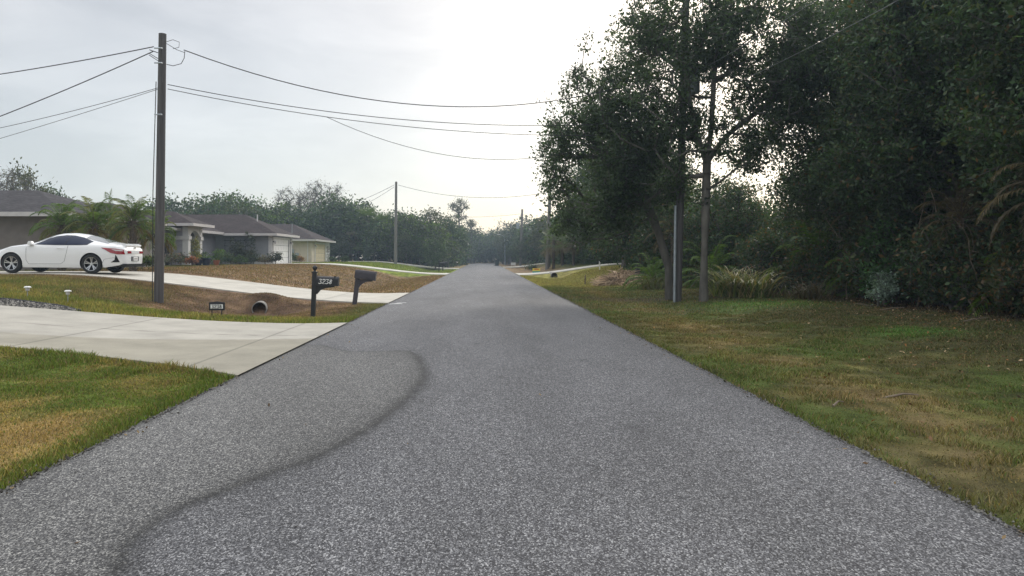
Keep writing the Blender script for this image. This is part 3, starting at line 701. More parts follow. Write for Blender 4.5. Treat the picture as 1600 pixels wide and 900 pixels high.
# ------------------------------------------------------------------ white coupe
def make_car():
    root = empty('parked_car', (0, 0, 0), 0, 'white two door coupe parked on the second driveway at left', 'car')
    Tt = [(0,.80),(.05,.96),(.14,1.035),(.35,1.045),(.7,1.12),(1.2,1.265),(1.6,1.365),(2.0,1.41),(2.4,1.395),(2.67,1.335),(3.0,1.19),(3.25,1.075),(3.5,1.02),(3.85,.975),(4.2,.91),(4.5,.82),(4.72,.70),(4.8,.58)]
    xs_, zs_ = np.array(Tt).T
    def T(x):
        x = np.clip(x, 0, 4.8); return (np.interp(x-.06, xs_, zs_)+np.interp(x, xs_, zs_)*2+np.interp(x+.06, xs_, zs_))/4
    def Bt(x): return np.minimum(T(x)-.045, np.interp(x, [0, .2, 1.0, 3.2, 3.9, 4.8], [.82, .93, .975, .955, .88, .50]))
    def W(x): return np.interp(x, [0, .06, .2, .5, 1.0, 1.9, 3.4, 4.0, 4.4, 4.65, 4.8], [.60, .74, .83, .895, .925, .92, .915, .905, .85, .72, .50])
    def Zb(x): return np.interp(x, [0, .5, .9, 4.2, 4.8], [.33, .24, .20, .20, .27])
    def yat(x, z):
        b = Bt(x); t = T(x); w = W(x); zb = Zb(x)
        low = w*np.interp((z-zb)/(b-zb), [0, .12, .35, .62, .85, 1], [.90, .96, .985, 1.0, .99, .955])
        u = np.clip((z-b)/(t-b), 0, 1); up = w*.955*(1-u**1.35)**(1/2.3)
        # greenhouse leans in over the cabin
        cab = sm((x-.6)/.6)*(1-sm((x-3.1)/.5)); up = up*(1-.13*cab*u)
        return np.where(z <= b, low, up)
    st = np.unique(np.concatenate([np.linspace(0, .2, 7), np.linspace(.2, 4.55, 60), np.linspace(4.55, 4.8, 7)]))
    fr = np.concatenate([np.linspace(0, 1, 9)])
    rows = []
    for x in st:
        b, t, zb = float(Bt(x)), float(T(x)), float(Zb(x)); pts = [(0, zb)]
        pts.append((W(x)*.6, zb))
        for f in np.linspace(0, 1, 9): z = zb+(b-zb)*f; pts.append((float(yat(x, z)), z))
        for f in [.12, .25, .4, .55, .68, .79, .88, .95, .985]: z = b+(t-b)*f; pts.append((float(yat(x, z)), z))
        pts.append((0, t)); rows.append(pts)
    k = len(rows[0]); V = []; F = []
    m2 = 2*k-2
    for x, pts in zip(st, rows):
        for (y, z) in pts: V.append((x, -y, z))
        for (y, z) in pts[-2:0:-1]: V.append((x, y, z))
    for i in range(len(st)-1):
        for j in range(m2):
            j2 = (j+1) % m2; F.append((i*m2+j, i*m2+j2, (i+1)*m2+j2, (i+1)*m2+j))
    F.append(tuple(range(m2))[::-1]); F.append(tuple((len(st)-1)*m2+j for j in range(m2)))
    me = bpy.data.meshes.new('body'); me.from_pydata(V, [], F)
    bm = bmesh.new(); bm.from_mesh(me); bmesh.ops.recalc_face_normals(bm, faces=bm.faces); bm.to_mesh(me); bm.free()
    me.materials.append(M['carwhite']); me.materials.append(M['black'])
    body = link('body', me, root)
    cut = MB()
    for ax in (1.07, 3.80):
        cut.tube([(ax, -1.2, .335), (ax, 1.2, .335)], .385, 32)
    cme = bpy.data.meshes.new('cut'); cme.from_pydata(cut.v, [], cut.f)
    bm = bmesh.new(); bm.from_mesh(cme); bmesh.ops.recalc_face_normals(bm, faces=bm.faces); bm.to_mesh(cme); bm.free()
    cme.materials.append(M['carwhite']); cme.materials.append(M['black'])
    for p in cme.polygons: p.material_index = 1
    co = link('cut', cme)
    md = body.modifiers.new('b', 'BOOLEAN'); md.operation = 'DIFFERENCE'; md.object = co; md.solver = 'EXACT'
    dg = bpy.context.evaluated_depsgraph_get(); dg.update()
    nm = bpy.data.meshes.new_from_object(body.evaluated_get(dg), depsgraph=dg)
    body.modifiers.clear(); body.data = nm; bpy.data.objects.remove(co, do_unlink=True)
    for p in nm.polygons: p.use_smooth = True
    nm.set_sharp_from_angle(angle=R(38))
    def patch(name, poly, mat, sides=(-1, 1), eps=.006, parent=None, th=.004):
        """closed outline in (x,z) laid on the flank"""
        mb = MB()
        for s in sides:
            cx = sum(p[0] for p in poly)/len(poly); cz = sum(p[1] for p in poly)/len(poly)
            dense = []
            for (xa, za), (xb, zb_) in zip(poly, poly[1:]+poly[:1]):
                q = max(2, int(math.hypot(xb-xa, zb_-za)/.06))
                dense += [(xa+(xb-xa)*t/q, za+(zb_-za)*t/q) for t in range(q)]
            rings = 8; n_ = len(dense); vs = []
            for r_ in range(rings+1):
                f = 1-r_/rings
                for (px_, pz_) in dense:
                    X_ = cx+(px_-cx)*f; Z_ = cz+(pz_-cz)*f
                    vs.append((X_, s*(float(yat(X_, Z_))+eps), Z_))
            fs = [(r_*n_+i, r_*n_+(i+1) % n_, (r_+1)*n_+(i+1) % n_, (r_+1)*n_+i) for r_ in range(rings) for i in range(n_)]
            mb.add(vs, fs)
        return mb.build(name, mat, parent or root, smooth=True)
    def line(mb, pts, r=.004, s=-1):
        d_ = []
        for (xa, za), (xb, zb_) in zip(pts[:-1], pts[1:]):
            q = max(2, int(math.hypot(xb-xa, zb_-za)/.08)); d_ += [(xa+(xb-xa)*t/q, za+(zb_-za)*t/q) for t in range(q)]
        d_.append(pts[-1])
        mb.tube([(x, s*(float(yat(x, z))+.001), z) for x, z in d_], r, 5)
    win = [(1.10, 1.10), (1.22, .985), (1.5, .975), (2.3, .97), (3.03, .985), (2.95, 1.03), (2.72, 1.16), (2.48, 1.27), (2.15, 1.315), (1.85, 1.305), (1.5, 1.235)]
    wo = patch('side_window', win, M['cartint'])
    for s in (-1, 1):
        mb = MB(); line(mb, [(1.98, .98), (1.93, 1.30)], .012, s); mb.build('window_pillar', M['blackgloss'], wo)
    mb = MB()
    for s in (-1, 1):
        line(mb, win+[win[0]], .007, s)
    mb.build('window_trim', M['blackgloss'], wo)
    mb = MB()
    for s in (-1, 1):
        for pts_, w_ in (([(1.86, .96), (1.90, .70), (1.98, .42), (2.10, .33), (3.2, .32), (3.28, .45), (3.28, .88)], .0055), ([(.30, .56), (.62, .50), (.70, .36)], .004), ([(.15, .80), (.38, .785), (.70, .87)], .004)):
            mb = MB(); line(mb, pts_, w_, s); mb.build('panel_seam', M['seam'], root)
    for s in (-1, 1):
        mb = MB(); y = float(yat(2.1, .86)); mb.tube([(1.98, s*(y+.01), .86), (2.03, s*(y+.035), .865), (2.16, s*(y+.035), .865), (2.22, s*(y+.01), .86)], .014, 6)
        mb.build('door_handle', M['carwhite'], root, smooth=True)
    for s in (-1, 1):
        y = float(yat(3.05, 1.0))
        MB().prism([(3.02, .97), (3.20, .96), (3.17, 1.09), (3.06, 1.10)], s*(y+.05), s*(y+.20)).tube([(3.1, s*(y-.03), .97), (3.1, s*(y+.08), .99)], .03, 6).build('wing_mirror', M['carwhite'], root, bevel=.015, smooth=True)
    # rear glass and windscreen follow the roof curve
    def top_patch(name, x0, x1, w0, w1, mat):
        mb = MB(); nx_, ny_ = 14, 10; vs = []
        for i in range(nx_+1):
            x = x0+(x1-x0)*i/nx_; hw = w0+(w1-w0)*i/nx_
            zz = np.linspace(float(Bt(x)), float(T(x)), 200); yy = np.array([float(yat(x, z)) for z in zz])
            for j in range(ny_+1):
                y = -hw+2*hw*j/ny_
                z = float(np.interp(-abs(y), -yy, zz)); vs.append((x, y, z+.006))
        fs = [(i*(ny_+1)+j, i*(ny_+1)+j+1, (i+1)*(ny_+1)+j+1, (i+1)*(ny_+1)+j) for i in range(nx_) for j in range(ny_)]
        mb.add(vs, fs); return mb.build(name, mat, root, smooth=True)
    top_patch('rear_window', .60, 1.42, .66, .54, M['rearglass'])
    top_patch('windscreen', 2.62, 3.30, .56, .70, M['rearglass'])
    # rear lamps wrap the corner
    for s in (-1, 1):
        patch('tail_light', [(.02, .67), (.05, .83), (.25, .865), (.74, .90), (.60, .83), (.42, .72), (.2, .67)], M['redlens'], (s,), .012)
        patch('reverse_light', [(.05, .78), (.10, .825), (.40, .845), (.25, .785)], M['clearlens'], (s,), .02)
        patch('bumper_vent', [(.14, .40), (.42, .39), (.30, .45), (.26, .66), (.22,.60)], M['blackgloss'], (s,), .008)
    def rearx(y):   # rear face is flat at x=0 for |y|<.6
        return -.004
    MB().box(-.02, .06, -.58, .58, .69, .80).build('tail_light_bar', M['carwhite'], root, bevel=.01)
    for s in (-1, 1): MB().box(-.028, -.021, s*.30, s*.57, .705, .785).build('tail_light', M['redlens'], root)
    MB().box(-.03, -.003, -.26, .26, .44, .60).build('plate_recess', M['seam'], root, bevel=.004)
    pl = MB().box(-.038, -.031, -.155, .155, .455, .585).build('number_plate', M['white'], root)
    MB().box(-.041, -.039, -.12, .12, .49, .55).build('plate_band', M['clearlens'], pl)
    MB().box(-.05, .30, -.72, .72, .24, .345).build('diffuser', M['blackgloss'], root, bevel=.02)
    MB().prism([(.005, .99), (.05, 1.015), (.14, 1.045), (.28, 1.05), (.34, 1.03), (.3, .98), (.06, .92)], -.54, .54).build('spoiler', M['carwhite'], root, bevel=.006)
    MB().box(-.010, .0, -.07, .07, .87, .93).build('badge', M['alloy'], root)
    # wheels
    def wheel(ax, s):
        wr = empty('wheel', (ax, s*.80, .335)); wr.parent = root
        prof = [(.235, -.10), (.30, -.105), (.325, -.09), (.335, -.05), (.335, .05), (.325, .09), (.30, .105), (.235, .10)]
        mb = MB(); n_ = 40; vs = []
        for r_, d_ in prof:
            for k_ in range(n_):
                a = 2*math.pi*k_/n_; vs.append((r_*math.cos(a), d_, r_*math.sin(a)))
        fs = [(i*n_+k_, i*n_+(k_+1) % n_, (i+1)*n_+(k_+1) % n_, (i+1)*n_+k_) for i in range(len(prof)-1) for k_ in range(n_)]
        fs += [((len(prof)-1)*n_+k_, (len(prof)-1)*n_+(k_+1) % n_, (k_+1) % n_, k_) for k_ in range(n_)]
        mb.add(vs, fs).build('tyre', M['rubber'], wr, smooth=True)
        mb = MB(); vs = []
        for r_, d_ in [(.238, .09), (.225, .095), (.215, .06), (.205, -.05), (.05, -.06)]:
            for k_ in range(n_):
                a = 2*math.pi*k_/n_; vs.append((r_*math.cos(a), s*d_, r_*math.sin(a)))
        mb.add(vs, [(i*n_+k_, i*n_+(k_+1) % n_, (i+1)*n_+(k_+1) % n_, (i+1)*n_+k_) for i in range(4) for k_ in range(n_)])
        mb.tube([(0, s*-.055, 0), (0, s*-.05, 0)], .21, 24)
        mb.build('wheel_well_rim', M['black'], wr)
        mb = MB()
        for k_ in range(5):
            for off in (-.17, .17):
                a = 2*math.pi*k_/5+.3; a2 = a+off; c_, s_ = math.cos(a), math.sin(a)
                p0 = Vector((.035*math.cos(a), s*.055, .035*math.sin(a))); p1 = Vector((.222*math.cos(a2), s*.082, .222*math.sin(a2)))
                d_ = (p1-p0).normalized(); nn = Vector((-d_.z, 0, d_.x))
                w0, w1 = .010, .017; dep = Vector((0, -s*.03, 0))
                q = [p0-nn*w0, p0+nn*w0, p1+nn*w1, p1-nn*w1]
                mb.add(q+[v+dep for v in q], [(0,1,2,3),(7,6,5,4),(0,4,5,1),(1,5,6,2),(2,6,7,3),(3,7,4,0)])
        mb.tube([(0, s*.03, 0), (0, s*.066, 0)], .05, 16)
        b_ = [(.222, .084), (.236, .086), (.236, .096), (.222, .094)]; vs = []
        for r_, d_ in b_:
            for k_ in range(n_):
                a = 2*math.pi*k_/n_; vs.append((r_*math.cos(a), s*d_, r_*math.sin(a)))
        mb.add(vs, [(i*n_+k_, i*n_+(k_+1) % n_, ((i+1) % 4)*n_+(k_+1) % n_, ((i+1) % 4)*n_+k_) for i in range(4) for k_ in range(n_)])
        mb.build('rim', M['alloy'], wr)
    for ax in (1.07, 3.80):
        for s in (-1, 1): wheel(ax, s)
    patch('headlight', [(4.30, .70), (4.66, .62), (4.70, .70), (4.45, .79)], M['clearlens'], (-1, 1), .01)
    return root
car = make_car()
zr_ = float(H0(-13.4, 25.2))+.035; zf_ = float(H0(-16.1, 25.2))+.035
car.location = (-12.33+.02, 26.1, zr_-.002); car.rotation_euler = (0, -math.atan2(zf_-zr_, 2.73)*-1*-1, math.pi)

# ------------------------------------------------------------------ poles and wires
def pole(base, top, r0, r1, label, mat='polewood', group='wooden utility poles along the street'):
    root = empty('utility_pole', base, 0, label, 'utility pole', group)
    t = Vector(top)-Vector(base); n = 14; prof = []
    mb = MB(); b0 = -0.5
    pts = [t*(b0/t.z)] + [t*(i/n) for i in range(n+1)]
    mb.tube(pts, [r0]+[r0+(r1-r0)*i/n for i in range(n+1)], 14)
    mb.build('pole_shaft', M[mat], root, smooth=True)
    return root
L1b = at(248, 482, 20.2); L1b.z = gz(L1b.x, L1b.y); L1t = at(254, 53, 20.25)
p = pole(L1b, L1t, .130, .102, 'tall weathered wooden utility pole standing before the white car, thickest on the left')
mb = MB()
for zz in (5.1, 6.5, 6.9): MB().tube([(-.05, -.16, zz), (.16, -.16, zz)], .02, 6).build('bracket', M['galv'], p)
MB().tube([(-.13, -.10, .0), (-.10, -.13, 3.0), (-.02, -.12, 6.0)], .012, 5).build('ground_wire', M['wire'], p)
R1b = at(1058, 470, 25.4); R1b.z = gz(R1b.x, R1b.y); R1t = Vector((R1b.x+.34, 25.4, 11.6))
p = pole(R1b, R1t, .145, .115, 'tall wooden utility pole with grey conduit and transformer beside the right-hand oaks')
rx_, ry_ = -.13, -.16
MB().tube([(rx_, ry_, .0), (rx_+.02, ry_, 2.0), (rx_+.035, ry_, 3.3)], .05, 10).build('conduit', M['galv'], p, smooth=True)
tk = MB().lathe([(.02, -.45), (.22, -.45), (.24, -.40), (.24, .38), (.22, .45), (.06, .50)], 20, (.52, -.05, 7.6)).build('transformer', M['galv'], p, smooth=True)
MB().box(.18, .30, -.10, .0, 7.3, 7.9).build('transformer_bracket', M['galv'], p)
MB().lathe([(.03, .5), (.05, .6), (.03, .7), (.02, .8)], 8, (.52, -.05, 7.6)).build('bushing', M['redlens'], tk)
L2b = at(618, 420, 90); L2b.z = gz(L2b.x, 90); pole(L2b, at(619, 284, 90), .20, .14, 'wooden utility pole on the green lawn left of the road', 'polewood2')
R2b = at(855, 422, 84); R2b.z = gz(R2b.x, 84); pole(R2b, at(860, 282, 84), .24, .17, 'utility pole in front of the palm clump right of the road', 'polewood2')
R3b = at(813, 416, 124); R3b.z = gz(R3b.x, 124); p = pole(R3b, at(816, 327, 124), .22, .16, 'far utility pole with transformer beside the right lane', 'polewood2')
MB().lathe([(.05, -.5), (.26, -.45), (.26, .45), (.05, .5)], 14, (-.4, -.1, 7.0)).build('transformer', M['galv'], p, smooth=True)
R4b = at(798, 412, 175); R4b.z = gz(R4b.x, 175); pole(R4b, at(798.5, 349, 175), .24, .18, 'farthest utility pole in the haze right of the road', 'polewood2')
sl_b = at(789, 409, 160); sl_b.z = gz(sl_b.x, 160)
slp = empty('street_lamp', sl_b, 0, 'pale street lamp with a short arm over the far end of the road', 'street lamp')
hh = 6.1
MB().tube([(0, 0, -.3), (0, 0, hh)], [.13, .09], 10).build('lamp_post', M['galv'], slp)
MB().tube([(0, 0, hh-.2), (-.5, -.2, hh+.35), (-1.2, -.5, hh+.5)], .05, 8).build('arm', M['galv'], slp)
MB().prism([(-1.8, hh+.42), (-1.1, hh+.42), (-1.1, hh+.60), (-1.7, hh+.55)], -.62, -.34).build('lamp_head', M['trim'], slp, bevel=.03)

def wire(a, b, sag, r, label, mat='wire', n=26, t0=0, t1=1):
    a = Vector(a); b = Vector(b); pts = []
    for i in range(n+1):
        t = t0+(t1-t0)*i/n; q = a.lerp(b, t); q.z -= 4*sag*t*(1-t); pts.append(q-a)
    mb = MB().tube(pts, r, 6)
    o = mb.build('overhead_wire', M[mat], None, loc=a); tag(o, label, 'wire', 'overhead wires')
    return o
A1 = at(240, 73, 20.2); A2 = at(240, 80, 20.2)
wire(A1, at(-330, 150, 26), .22, .014, 'upper thick black wire running from the left pole out of the left edge')
wire(A2, at(-330, 290, 26), .28, .014, 'lower thick black wire sloping from the left pole out of the left edge')
wire(at(248, 137, 20.2), at(-330, 250, 26), .3, .008, 'thin upper phone wire from the left pole to the left edge')
wire(at(248, 139, 20.2), at(-330, 306, 26), .12, .007, 'thin lower phone wire from the left pole to the left edge')
E = at(1064, 105, 25.4)
wire(at(287, 78, 20.3), E, 1.46, .014, 'thick black wire sagging across the road from the left pole to the oaks')
E2 = at(1062, 184, 25.4); E3 = at(1062, 206, 25.4); E4 = at(1062, 168, 25.3)
wire(at(262, 132, 20.2), E2, .62, .011, 'upper phone wire crossing the road below the thick one')
wire(at(262, 139, 20.2), E3, .55, .010, 'lower phone wire crossing the road below the thick one')
def on_wire(a, b, sag, t): q = Vector(a).lerp(Vector(b), t); q.z -= 4*sag*t*(1-t); return q
wire(on_wire(at(262, 139, 20.2), E3, .55, .263), E4, 1.5, .008, 'slack phone wire drooping lowest over the road into the oaks')
wire(at(622, 289, 90), at(860, 300, 84), 1.05, .022, 'distant wire crossing the road between the two middle poles')
wire(at(616, 289, 90), at(540, 322, 105), .15, .022, 'distant wire falling left from the lawn pole, upper of two')
wire(at(616, 292, 90), at(545, 330, 105), .25, .020, 'distant wire falling left from the lawn pole, lower of two')
wire(at(690, 338, 124), at(815, 334, 124), .3, .022, 'faint far wire meeting the transformer pole')
wire((R1t.x, 25.4, 7.7), (R1t.x+.1, -14, 7.6), 1.0, .006, 'pale wire overhead from the right pole toward the viewer, upper one', 'wirebare')
wire((R1t.x-.1, 25.4, 6.75), (R1t.x+.1, -14, 6.6), 1.0, .006, 'pale wire overhead from the right pole toward the viewer, lower one', 'wirebare')
wire((R1t.x, 25.4, 7.7), (R2b.x, 84, 8.6), 1.2, .014, 'wire running along the street from the oak pole to the palm pole')
# insulator loops at the left pole head
lp = MB()
lp.tube([(.12, 0, 0), (.30, -.02, .05), (.48, -.03, -.02), (.47, -.03, -.16), (.30, -.02, -.2)], .008, 5)
lp.tube([(.12, 0, -.62), (.30, 0, -.66), (.52, 0, -.60), (.60, 0, -.45), (.62, 0, -.26)], .010, 5)
lp.tube([(.12, 0, -.05), (.4, 0, -.22), (.62, 0, -.30)], .008, 5)
lp.tube([(-.12, 0, -.30), (-.35, 0, -.22)], .012, 5); lp.tube([(-.12, 0, -.46), (-.35, 0, -.32)], .010, 5); lp.tube([(-.12, 0, -.52), (-.36, 0, -.36)], .010, 5)
p0 = bpy.data.objects['utility_pole']
lo = lp.build('wire_loop', M['wire'], p0); lo.location = L1t-L1b+Vector((0, -.02, -.22))

# ------------------------------------------------------------------ mailboxes, signs, small street things
SEG = {'3': [[(0,1),(.6,1),(.25,.58),(.6,.4),(.55,.08),(.25,0),(0,.12)]], '2': [[(0,.82),(.15,1),(.5,1),(.6,.75),(0,0),(.62,0)]],
       '6': [[(.5,1),(.15,.7),(0,.3),(.15,0),(.45,0),(.6,.25),(.45,.5),(.05,.42)]], '8': [[(.3,.52),(.05,.75),(.3,1),(.55,.75),(.3,.52),(0,.25),(.3,0),(.6,.25),(.3,.52)]]}
def digits(text, h, r, gap=.24, slant=.0):
    """stroke numerals in the x-z plane facing -y, origin at lower left"""
    mb = MB(); x = 0
    for ch in text:
        for st_ in SEG[ch]:
            mb.tube([((x+px_)*h+slant*pz_*h, 0, pz_*h) for px_, pz_ in st_], r, 6)
        x += .6+gap
    return mb, (x-gap)*h
def mailbox(loc, lean, label, numbers, style, h=1.25, rz=0):
    root = empty('mailbox', loc, rz, label, 'mailbox'); root.rotation_euler = (0, lean, rz)
    mt = M['black'] if style == 'fancy' else M['charcoal']
    if style == 'fancy':
        po = MB().box(-.052, .052, -.052, .052, -.3, 1.12).box(-.068, .068, -.068, .068, 1.12, 1.15).build('post', mt, root, bevel=.006)
        MB().lathe([(.045, 1.15), (.03, 1.17), (.03, 1.19), (.055, 1.21), (.062, 1.245), (.05, 1.28), (.015, 1.30), (.008, 1.32)], 12).build('finial', mt, root, smooth=True)
        prof = [(-.085, .82), (.085, .82), (.085, .96)] + [(.085*math.cos(a), .96+.085*math.sin(a)) for a in np.linspace(.2, math.pi-.2, 9)] + [(-.085, .96)]
        bx = MB().prism(prof, .055, .56, 'x').build('box', mt, root, smooth=True)
        MB().prism([(a*1.05, .93+(b-.93)*1.05) for a, b in prof], .56, .60, 'x').build('door', mt, root, smooth=True)
        MB().prism([(.052, .62), (.052, .815), (.50, .815), (.50, .79), (.30, .76), (.16, .70), (.08, .60)], -.035, .035, 'y').build('bracket', mt, root)
        MB().box(.50, .55, -.10, -.092, 1.03, 1.06).box(.50, .515, -.10, -.092, .93, 1.04).build('flag', mt, root)
        if numbers:
            dm_, wd_ = digits(numbers, .105, .010, .20, .25)
            d_ = dm_.build('house_number', M['white'], root); d_.location = (.12, -.094, .865)
    else:
        po = MB().box(-.075, .075, -.06, .06, -.3, .90).build('post', mt, root, bevel=.008)
        MB().box(-.05, .05, -.072, -.0605, -.25, .85).build('post_panel', mt, po, bevel=.004)
        MB().prism([(.076, .58), (.076, .86), (.55, .90), (.50, .84), (.30, .80), (.16, .70)], -.05, .05, 'y').build('bracket', mt, root)
        prof = [(-.13, .88), (.13, .88), (.135, 1.10), (.11, 1.17), (-.11, 1.17), (-.135, 1.10)]
        MB().prism(prof, -.10, .58, 'x').build('box', mt, root, bevel=.012)
        MB().prism([(a*1.04, 1.0+(b-1.0)*1.04) for a, b in prof], .582, .61, 'x').build('door', mt, root, bevel=.006)
        MB().box(.25, .50, -.146, -.137, .95, .985).build('flag', mt, root)
    return root
b = at(489, 497, 18.2); b.z = gz(b.x, b.y)
mailbox(b, R(2.2), 'black mailbox with ball finial and white numerals beside the near driveway', '3238', 'fancy')
b = at(554, 475, 23.6); b.z = gz(b.x, b.y)
mb2 = mailbox(b, R(7), 'charcoal plastic mailbox leaning right at the second driveway', '', 'plain'); mb2.scale = (.93, .93, .95)
for (px_, Y_, lab) in ((686, 77, 'dark mailbox on the left verge beyond the green lawn, nearer of the pair'), (692, 81.5, 'dark mailbox on the left verge beyond the green lawn, farther of the pair')):
    b = at(px_, 420, Y_); b.z = gz(b.x, b.y); mailbox(b, 0, lab, '', 'fancy')
b = at(729, 413, 142); b.z = gz(b.x, b.y); mailbox(b, 0, 'tiny dark mailbox at the far left road edge', '', 'plain')

def yard_sign():
    b = at(339, 494, 17.35); b.z = gz(b.x, b.y)
    r_ = empty('house_number_sign', b, 0, 'small black yard sign reading 3238 on two legs beside the driveway', 'sign')
    wv = .185
    MB().prism([(-wv, .155), (wv, .155), (wv, .34), (.09, .355), (0, .365), (-.09, .355), (-wv, .34)], -.012, .012, 'y').build('board', M['black'], r_, bevel=.003)
    MB().box(-.145, .145, -.017, -.0125, .195, .295).build('number_panel', M['white'], r_)
    d_, w_ = digits('3238', .075, .008, .22); do_ = d_.build('house_number', M['black'], r_); do_.location = (-w_/2, -.020, .207)
    for x in (-.115, .115): MB().box(x-.011, x+.011, -.006, .006, -.15, .154).build('leg', M['black'], r_)
yard_sign()

def culvert(loc, rz, rad, label, L=3.0):
    r_ = empty('culvert_pipe', loc, rz, label, 'drain pipe')
    n_ = 28; vs = []
    for (r__, y_) in ((rad, L), (rad, 0), (rad*.89, 0), (rad*.88, .05)):
        for k_ in range(n_):
            a = 2*math.pi*k_/n_; vs.append((r__*math.cos(a), y_, r__*math.sin(a)))
    rg_ = lambda m: [(i*n_+k_, i*n_+(k_+1) % n_, (i+1)*n_+(k_+1) % n_, (i+1)*n_+k_) for i in range(m) for k_ in range(n_)]
    MB().add(vs, rg_(3)).build('pipe', M['pipe'], r_, smooth=True)
    vs = []
    for (r__, y_) in ((rad*.885, .05), (rad*.885, L)):
        for k_ in range(n_):
            a = 2*math.pi*k_/n_; vs.append((r__*math.cos(a), y_, r__*math.sin(a)))
    mb = MB().add(vs, rg_(1)+[tuple(n_+k_ for k_ in range(n_))]); mb.build('pipe_inside_shade', M['pipe_shade'], r_)
c_ = at(405, 483, 22.6); culvert(c_, R(11), .225, 'concrete drain pipe mouth in the brown swale near the yard sign')
c_ = at(620, 431, 62.6); culvert(c_, 0, .30, 'distant drain pipe mouth under the third driveway at left')
c_ = at(866, 431, 60.3); culvert(c_, 0, .27, 'drain pipe mouth in the grass right of the road')
# concrete headwall slope at the third driveway
hw = MB(); hw.add([(-9.6, 62.9, .32), (-4.6, 63.2, .05), (-5.6, 62.4, -.28), (-8.9, 62.4, -.25)], [(0,1,2,3)])
hw.add([(-9.6, 63.2, .28), (-4.6, 63.5, .01), (-5.6, 62.7, -.4), (-8.9, 62.7, -.4)], [(0,3,2,1)])
tag(hw.build('headwall', M['taupe']), 'grey concrete headwall under the third driveway at left', 'headwall')

def path_light(px_, Y_, label):
    b = at(px_, 470, Y_); b.z = gz(b.x, b.y)
    r_ = empty('path_light', b, 0, label, 'garden light', 'solar path lights by the gravel bed')
    MB().tube([(0, 0, -.1), (0, 0, .26)], .010, 8).build('stake', M['galv'], r_)
    MB().lathe([(.03, .20), (.045, .21), (.05, .27), (.045, .28)], 12).build('lens', M['clearlens'], r_, smooth=True)
    MB().lathe([(.075, .275), (.08, .285), (.07, .305), (.045, .315), (.0, .318)][:4], 14).build('cap', M['white'], r_, smooth=True)
path_light(43, 17.7, 'white solar path light at the gravel bed, left one')
path_light(106, 17.6, 'white solar path light at the gravel bed, right one')

def realty_sign():
    b = at(838, 424, 70); b.z = gz(b.x, 70)
    r_ = empty('yard_sign', b, 0, 'small yellow and teal yard sign beyond the right driveway', 'sign')
    for x in (-.3, .3): MB().box(x-.015, x+.015, -.01, .01, -.2, .72).build('leg', M['galv'], r_)
    bo = MB().box(-.36, .36, -.035, -.012, .22, .72).build('board', M['yellow'], r_)
    MB().box(-.36, .36, -.042, -.0355, .22, .44).build('lower_band', M['teal'], r_)
    MB().box(-.20, .24, -.042, -.0355, .58, .67).build('top_stripe', M['red'], r_)
realty_sign()
b = at(802, 412, 132); b.z = gz(b.x, 132)
r_ = empty('yard_sign', b, 0, 'tiny white yard sign at the far right road side', 'sign')
MB().box(-.42, .42, -.02, .02, .35, .85).build('board', M['white'], r_)
for x in (-.35, .35): MB().box(x-.02, x+.02, -.015, .015, -.2, .35).build('leg', M['galv'], r_)
b = at(778, 416, 124); b.z = .02; b.x = 2.3
r_ = empty('wheeled_bin', b, R(8), 'dark wheeled rubbish bin standing at the far right road edge', 'rubbish bin')
MB().add([(-.26,-.3,.06),(.26,-.3,.06),(.26,.3,.06),(-.26,.3,.06),(-.34,-.38,1.0),(.34,-.38,1.0),(.34,.38,1.0),(-.34,.38,1.0)], [(0,3,2,1),(4,5,6,7),(0,1,5,4),(1,2,6,5),(2,3,7,6),(3,0,4,7)]).build('bin_body', M['bin'], r_, bevel=.02)
MB().prism([(-.37, 1.0), (.37, 1.0), (.37, 1.05), (.2, 1.12), (-.2, 1.12), (-.37, 1.05)], -.41, .41).build('lid', M['bin'], r_, bevel=.01)
for x in (-.3, .3): MB().tube([(x-.03, .3, .12), (x+.03, .3, .12)], .12, 14).build('wheel', M['rubber'], r_)
b = at(937, 412, 56); b.z = gz(b.x, 56)
tag(MB().tube([(0, 0, -.1), (0, 0, .62)], .05, 8).tube([(0, 0, .62), (0, 0, .66)], .06, 8).build('marker_post', M['white'], None, loc=b), 'short white marker post in front of the right-hand shrubs', 'post')
b = at(914, 441, 44); b.z = gz(b.x, 44)
tag(MB().tube([(0, 0, -.1), (.02, 0, .45), (.03, .01, .62)], [.045, .04, .03], 6).build('wooden_stake', M['twig'], None, loc=b), 'short dark wooden stake in the right verge grass', 'stake')
b = at(521, 408, 100); b.z = gz(b.x, 100)
tag(MB().tube([(0, 0, -.1), (0, 0, .7)], [.22, .10], 6).build('marker_post', M['white'], None, loc=b), 'small white marker on the green lawn right of the beige house', 'post')

